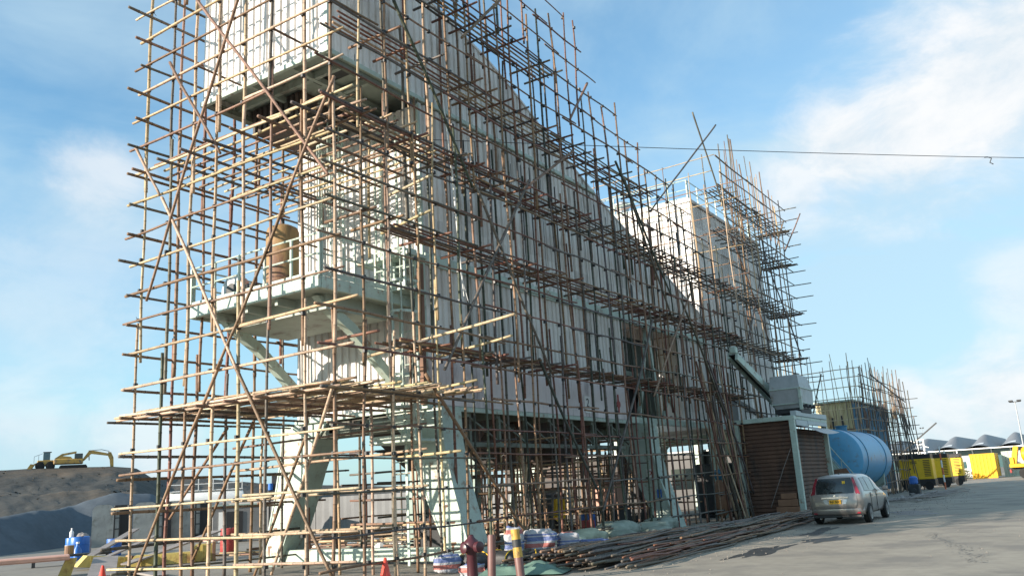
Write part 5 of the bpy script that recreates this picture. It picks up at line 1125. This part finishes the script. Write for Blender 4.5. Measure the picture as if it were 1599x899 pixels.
# odds under the hall
t = thing('hanging_cloth', 'yellow cloth hung over a pole under the hall', 'cloth'); t.location = (-15.2, 25.6, 0)
MB().grid(lambda u, v: (.5 * (u - .5), .08 * math.sin(9 * u), 1.35 - .75 * v * (1 - .3 * abs(u - .4))), 14, 8).build('cloth', 'gyel', t, smooth=True); MB().tube([(-.9, 0, 1.36), (.9, 0, 1.38)], .03, 6).build('rail', 'plank', t)
barrel('plastic_bucket', (-14.9, 27.0, 0), .26, .55, 'red', 'red bucket under the yellow cloth', None, 'bucket'); barrel('plastic_barrel', (-15.5, 28.2, 0), .28, .8, 'signb', 'dark blue barrel in the gloom beside the red bucket', None)
t = thing('orange_machine', 'tan orange site machine case between the poles before the far leg', 'machine', (-15.6, 30.2, 0)); MB().bev((-.5, -.5, .9), (.5, .5, 2.1), .05).build('case', 'salmon', t); MB().bev((-.6, -.6, .1), (.6, .6, .9), .05).build('base', 'dark', t)
for i, (x, y, a, b, h, lab) in enumerate(((-16.3, 34.5, 1.6, 2.4, 1.8, 'black compressor cabinet in the shade past the far leg'), (-14.6, 39.5, 1.4, 2.6, 2.4, 'tall black machine housing under the boxy tower'), (-18.0, 29.0, 1.6, 1.6, 1.5, 'dark pump skid deep under the hall'), (-16.8, 21.5, 1.2, 1.5, 1.1, 'dark crate like motor beneath the first hopper'))):
    t = thing('site_machine', lab, 'machine', (x, y, 0), i * .1); MB().bev((-a / 2, -b / 2, .15), (a / 2, b / 2, h), .06).build('housing', 'dark', t); MB().bev((-a / 2 - .05, -b / 2 - .05, 0), (a / 2 + .05, b / 2 + .05, .15), .02).build('skid', 'black', t)
    w = MB()
    for k in range(6): w.box((a / 2, -b / 4, .5 + k * .12), (a / 2 + .02, b / 4, .55 + k * .12))
    w.build('louvre', 'steel', t); MB().tube([(0, 0, h), (0, 0, h + .35)], .07, 8).build('exhaust', 'steel', t)
t = thing('cloth_bundle', 'tan wrapped bundle hanging on a pole, blue rag on top, beside the brown boards', 'bundle', (-13.0, 35.2, 0))
MB().lathe([(.05, .1), (.26, .3), (.28, .9), (.2, 1.5), (.08, 1.7)], n=14).build('wrap', 'tanl', t, smooth=True); MB().lathe([(.1, 1.62), (.17, 1.8), (.14, 2.05), (.04, 2.1)], n=12).build('blue_rag', 'blued', t, smooth=True)
w = MB(); r2 = random.Random(77); 
for k in range(170):
    x, y = r2.uniform(-27, -16.5), r2.uniform(19.5, 31); a = r2.choice((0, 0, .3, 1.2, 1.5)) + r2.uniform(-.2, .2); L = r2.uniform(1.5, 4); z = .04 + .75 * r2.random() ** 1.6 * max(0, 1 - abs(x + 21) / 7)
    bamboo(w, (x, y, z), (x + L * math.cos(a), y + L * math.sin(a), z + r2.uniform(-.03, .08)), .035, r2.choice(['brown', 'grey', 'pale', 'brown']), .05, seed=k, det=False)
w.v = [(x, y, max(z, .01)) for x, y, z in w.v]
tag(w.build('pole_litter', 'bamboo', smooth=True), 'tangle of brown poles strewn over the ground behind the first legs', 'pole litter', None, 'stuff')
w = MB(); w2 = MB(); w3 = MB()
for k in range(110):
    x, y = r2.gauss(-19.0, 2.4), r2.gauss(25, 2.0); s = r2.uniform(.12, .4); q = r2.choice((w, w, w2, w3)); c = Vector((x, y, s * .5)); vv = []
    q.lathe([(.01, -s * .5), (s * .6, -s * .3), (s * .7, .05), (s * .3, s * .45), (.01, s * .5)], (x, y, s * .5), 7)
for q, m_, lab, nm in ((w, 'sackl', 'pale rubble bags and scraps heaped behind the first legs', 'rubble'), (w2, 'green', 'scraps of teal netting among the rubble bags', 'netting_scraps'), (w3, 'white', 'white plastic litter scattered among the rubble bags', 'litter')): tag(q.build(nm, m_), lab, nm.replace('_', ' '), None, 'stuff')
# weeds at the base
w = MB()
for k in range(260):
    x, y = -16.6 + r2.gauss(0, .35), 12.9 + r2.gauss(0, .25); h = r2.uniform(.05, .22); a = r2.uniform(0, 6.3); w.add([(x, y, 0), (x + .02, y, 0), (x + h * .5 * math.cos(a), y + h * .5 * math.sin(a), h)], [(0, 1, 2)])
tag(w.build('weeds', 'leaf'), 'small tuft of green weeds at the foot of the end bay', 'weeds', None, 'stuff')

# ------------------------------------------------------------------ the parked people carrier
t = thing('parked_car', 'champagne people carrier parked with its tailgate to the road, yellow plate', 'car', (-7.19, 30.15, 0), 0)
# sections from the rear bumper (y=0) to the nose: y, half width at sill / belt / roof, z sill, z shoulder, z belt, z roof
SEC = [(0.00, .74, .80, .60, .36, .62, .88, .98), (0.06, .80, .86, .66, .30, .64, .96, 1.10), (0.16, .83, .88, .66, .27, .64, 1.00, 1.36), (0.32, .84, .885, .645, .26, .64, 1.01, 1.55), (0.60, .85, .89, .64, .25, .64, 1.01, 1.60),
       (1.5, .85, .89, .64, .24, .64, 1.0, 1.63), (2.4, .85, .89, .63, .24, .63, .99, 1.60), (2.9, .85, .885, .60, .24, .62, .97, 1.50), (3.45, .85, .88, .62, .24, .62, .95, 1.14), (3.7, .85, .87, .70, .25, .62, .90, .98), (4.3, .82, .84, .66, .27, .60, .80, .86), (4.62, .72, .74, .50, .33, .52, .66, .70)]
def ring(s):
    y, ws, wb, wr, zs, zh, zb, zr = s
    half = [(ws * .93, zs), (ws, zs + .10), (wb, zh), (wb * .985, zb - .04), (wb * .955, zb + .01), ((wb * .955 + wr) / 2 + .02, (zb + zr) / 2), (wr + .015, zr - .09), (wr * .93, zr - .025), (wr * .5, zr + .01 if zr > 1 else zr)]
    return [(x, y, z) for x, z in half] + [(-x, y, z) for x, z in reversed(half)]
rings = [ring(s) for s in SEC]; n = len(rings[0]); w = MB(); vs = [p for r_ in rings for p in r_]; fs = []
for i in range(len(rings) - 1):
    for k in range(n):
        fs.append((i * n + k, i * n + (k + 1) % n, (i + 1) * n + (k + 1) % n, (i + 1) * n + k))
fs.append(tuple(range(n - 1, -1, -1))); fs.append(tuple(range((len(rings) - 1) * n, len(rings) * n)))
w.add(vs, fs); body = w.build('body', 'carpaint', t, angle=38)
sub = body.modifiers.new('s', 'SUBSURF'); sub.levels = 1; sub.render_levels = 1
# wheels stand proud in dark arches
for y in (.82, 3.62):
    for s in (-1, 1):
        a = MB(); a.lathe([(.0, 0), (.36, 0), (.36, .012)] if s > 0 else [(.36, -.012), (.36, 0), (.0, 0)], (s * .868, y, .36), 26, 'X'); a.build('wheel_arch', 'black', t)
        a = MB(); a.lathe([(.20, -.10), (.31, -.10), (.325, -.06), (.325, .06), (.31, .10), (.20, .10)], (s * .80, y, .325), 28, 'X'); wh = a.build('wheel', 'rubber', t, angle=40)
        a = MB(); a.lathe([(.19, -.01), (.21, .0), (.21, .012), (.17, .0), (.05, .01), (.04, .02)] if s > 0 else [(.04, -.02), (.05, -.01), (.17, 0), (.21, -.012), (.21, 0), (.19, .01)], (s * (.80 + .10), y, .325), 26, 'X'); a.build('rim', 'rimm', wh, angle=40)
def rearpt(x, z):
    # the tailgate surface, leaning forward above the belt
    yy = interp([(.3, -.0), (.62, -.045), (.9, -.01), (1.0, .02), (1.36, .12), (1.55, .26)], z); return yy + .045 * (abs(x) / .8) ** 2.2 * 1.6
def patch(name, material, outline, off, parent, n=10):
    """panel following the tailgate: outline = [(z, xl, xr)] from the bottom up"""
    vs = []; fs = []
    for z, xl, xr in outline:
        for k in range(n + 1): x = lerp(xl, xr, k / n); vs.append((x, rearpt(x, z) - off, z))
    m_ = len(vs)
    for x, y, z in list(vs): vs.append((x, y + .03, z))
    R_ = len(outline)
    for j in range(R_ - 1):
        for k in range(n): a = j * (n + 1) + k; fs.append((a, a + 1, a + n + 2, a + n + 1)); fs.append((m_ + a, m_ + a + n + 1, m_ + a + n + 2, m_ + a + 1))
    edge = [k for k in range(n + 1)] + [(j + 1) * (n + 1) - 1 for j in range(1, R_)] + [(R_ - 1) * (n + 1) + k for k in range(n - 1, -1, -1)] + [j * (n + 1) for j in range(R_ - 2, 0, -1)]
    for a, b in zip(edge, edge[1:] + edge[:1]): fs.append((a, m_ + a, m_ + b, b))
    w = MB(); w.add(vs, fs); return w.build(name, material, parent, angle=40)
tg = patch('tailgate', 'carpaint', [(.52, -.60, .60), (.62, -.66, .66), (.75, -.68, .68), (.9, -.68, .68), (.985, -.67, .67)], .035, t)
rw = patch('rear_window', 'glass', [(.99, -.60, .60), (1.05, -.615, .615), (1.25, -.585, .585), (1.42, -.55, .55), (1.49, -.52, .52)], .022, t)
w = MB()
for k in range(2): w.box((.14 + .05 * k, .03, 1.30), (.18 + .05 * k, .036, 1.39))
w.v = [(x + .12, rearpt(.3, z) - .03, z) if y < .033 else (x + .12, rearpt(.3, z) - .026, z) for x, y, z in w.v]; w.build('window_sticker', 'gyel', rw)
w = MB(); w.tube([(.02, rearpt(0, 1.0) - .045, 1.01), (-.15, rearpt(.1, 1.03) - .045, 1.03), (.25, rearpt(.2, 1.02) - .045, 1.035)], .012, 6); w.build('wiper', 'black', rw)
for s in (-1, 1):
    o_ = patch('tail_lamp', 'tail', [(.96, .655 * s, .80 * s), (1.1, .635 * s, .745 * s), (1.3, .60 * s, .69 * s), (1.5, .545 * s, .62 * s)], .030, t, 4)
    patch('lamp_lens', 'lens', [(.66, .22 * s, .33 * s), (.74, .25 * s, .37 * s), (.81, .27 * s, .39 * s)], .046, tg, 3)
    MB().box((s * .66 - .09, -.02, .34), (s * .66 + .09, .0, .39)).build('reflector', 'tail', t)
w = MB(); w.beam((-.43, rearpt(.3, .86) - .055, .862), (.43, rearpt(.3, .86) - .055, .862), .04, .045); w.build('chrome_strip', 'chrome', tg)
pl = MB().bev((-.19, -.105, .66), (.19, -.088, .80), .003).build('number_plate', 'plate', tg)
w = MB()
for x, a in ((-.15, .05), (-.08, .04), (.02, .05), (.09, .05)): w.box((x, -.108, .69), (x + a * .3, -.1055, .775)); w.box((x, -.108, .72), (x + a, -.1055, .745))
w.build('plate_marks', 'dark', pl)
MB().lathe([(.035, -.075), (.035, -.06)], (0, 0, .92), 16, 'Y').build('badge', 'chrome', tg)
w = MB(); pr = [(.30, .02), (.34, -.06), (.42, -.09), (.50, -.08), (.53, -.02)]; nn = 16; vs = []; fs = []
for j, (z, y) in enumerate(pr):
    for k in range(nn + 1): x = lerp(-.86, .86, k / nn); vs.append((x, y + .22 * (abs(x) / .86) ** 5, z))
for j in range(len(pr) - 1):
    for k in range(nn): a = j * (nn + 1) + k; fs.append((a, a + 1, a + nn + 2, a + nn + 1))
w.add(vs, fs); w.build('bumper', 'carpaint', t, angle=50)
w = MB(); w.bev((-.78, -.01, .22), (.78, .1, .31), .02); w.build('valance', 'black', t)
w = MB(); w.tube([(-.55, .0, .2), (-.55, .12, .2)], .03, 10); w.build('exhaust_tip', 'chrome', t)
# side glass
def sidept(s, y, f):
    i = next(k for k in range(len(SEC) - 1) if SEC[k + 1][0] >= y); a, b = SEC[i], SEC[i + 1]; q = (y - a[0]) / (b[0] - a[0]); v = [lerp(p, r_, q) for p, r_ in zip(a, b)]
    x0, z0, x1, z1 = v[2] * .955, v[6] + .01, v[3] + .015, v[7] - .09; xm, zm = (x0 + x1) / 2 + .02, (z0 + z1) / 2
    x = lerp(x0, xm, f * 2) if f < .5 else lerp(xm, x1, f * 2 - 1); z = lerp(z0, zm, f * 2) if f < .5 else lerp(zm, z1, f * 2 - 1); return Vector((s * (x + .008), y, z))
for s in (-1, 1):
    for nm, y0, y1, c0, c1 in (('side_window', .50, 1.18, .16, .05), ('side_window', 1.26, 2.10, .0, .0), ('side_window', 2.18, 3.02, .0, .22)):
        w = MB(); w.grid(lambda u, v: sidept(s, lerp(lerp(y0, y0 + c0, v), lerp(y1, y1 - c1, v), u), .06 + .86 * v), 6, 5); w.build(nm, 'glass', t, smooth=True)
    w = MB(); w.add([sidept(s, y, .02) + Vector((s * .004, 0, dz)) for y in (.45, 3.3) for dz in (0, .022)], [(0, 1, 3, 2)]); w.build('window_trim', 'chrome', t)
    w = MB()
    for y in (1.22, 2.14): w.box((s * .876, y, .34), (s * .892, y + .012, .97))
    w.build('door_gap', 'black', t)
    w = MB(); w.bev((s * .90 - .02, 1.35, .86), (s * .90 + .02, 1.52, .89), .008); w.bev((s * .90 - .02, 2.26, .86), (s * .90 + .02, 2.43, .89), .008); w.build('door_handle', 'carpaint', t)
    m_ = MB().bev((s * .92 if s > 0 else s * .92 - .2, 2.98, .98), (s * .92 + .2 if s > 0 else s * .92, 3.1, 1.14), .04).build('wing_mirror', 'carpaint', t)
w = MB(); w.grid(lambda u, v: (lerp(-.56, .56, u), lerp(2.93, 3.42, 1 - v), lerp(1.16, 1.49, v) + .012), 6, 4); w.build('windscreen', 'glass', t, smooth=True)
MB().bev((-.03, .9, 1.62), (.03, 1.02, 1.66), .01).build('roof_aerial', 'black', t)
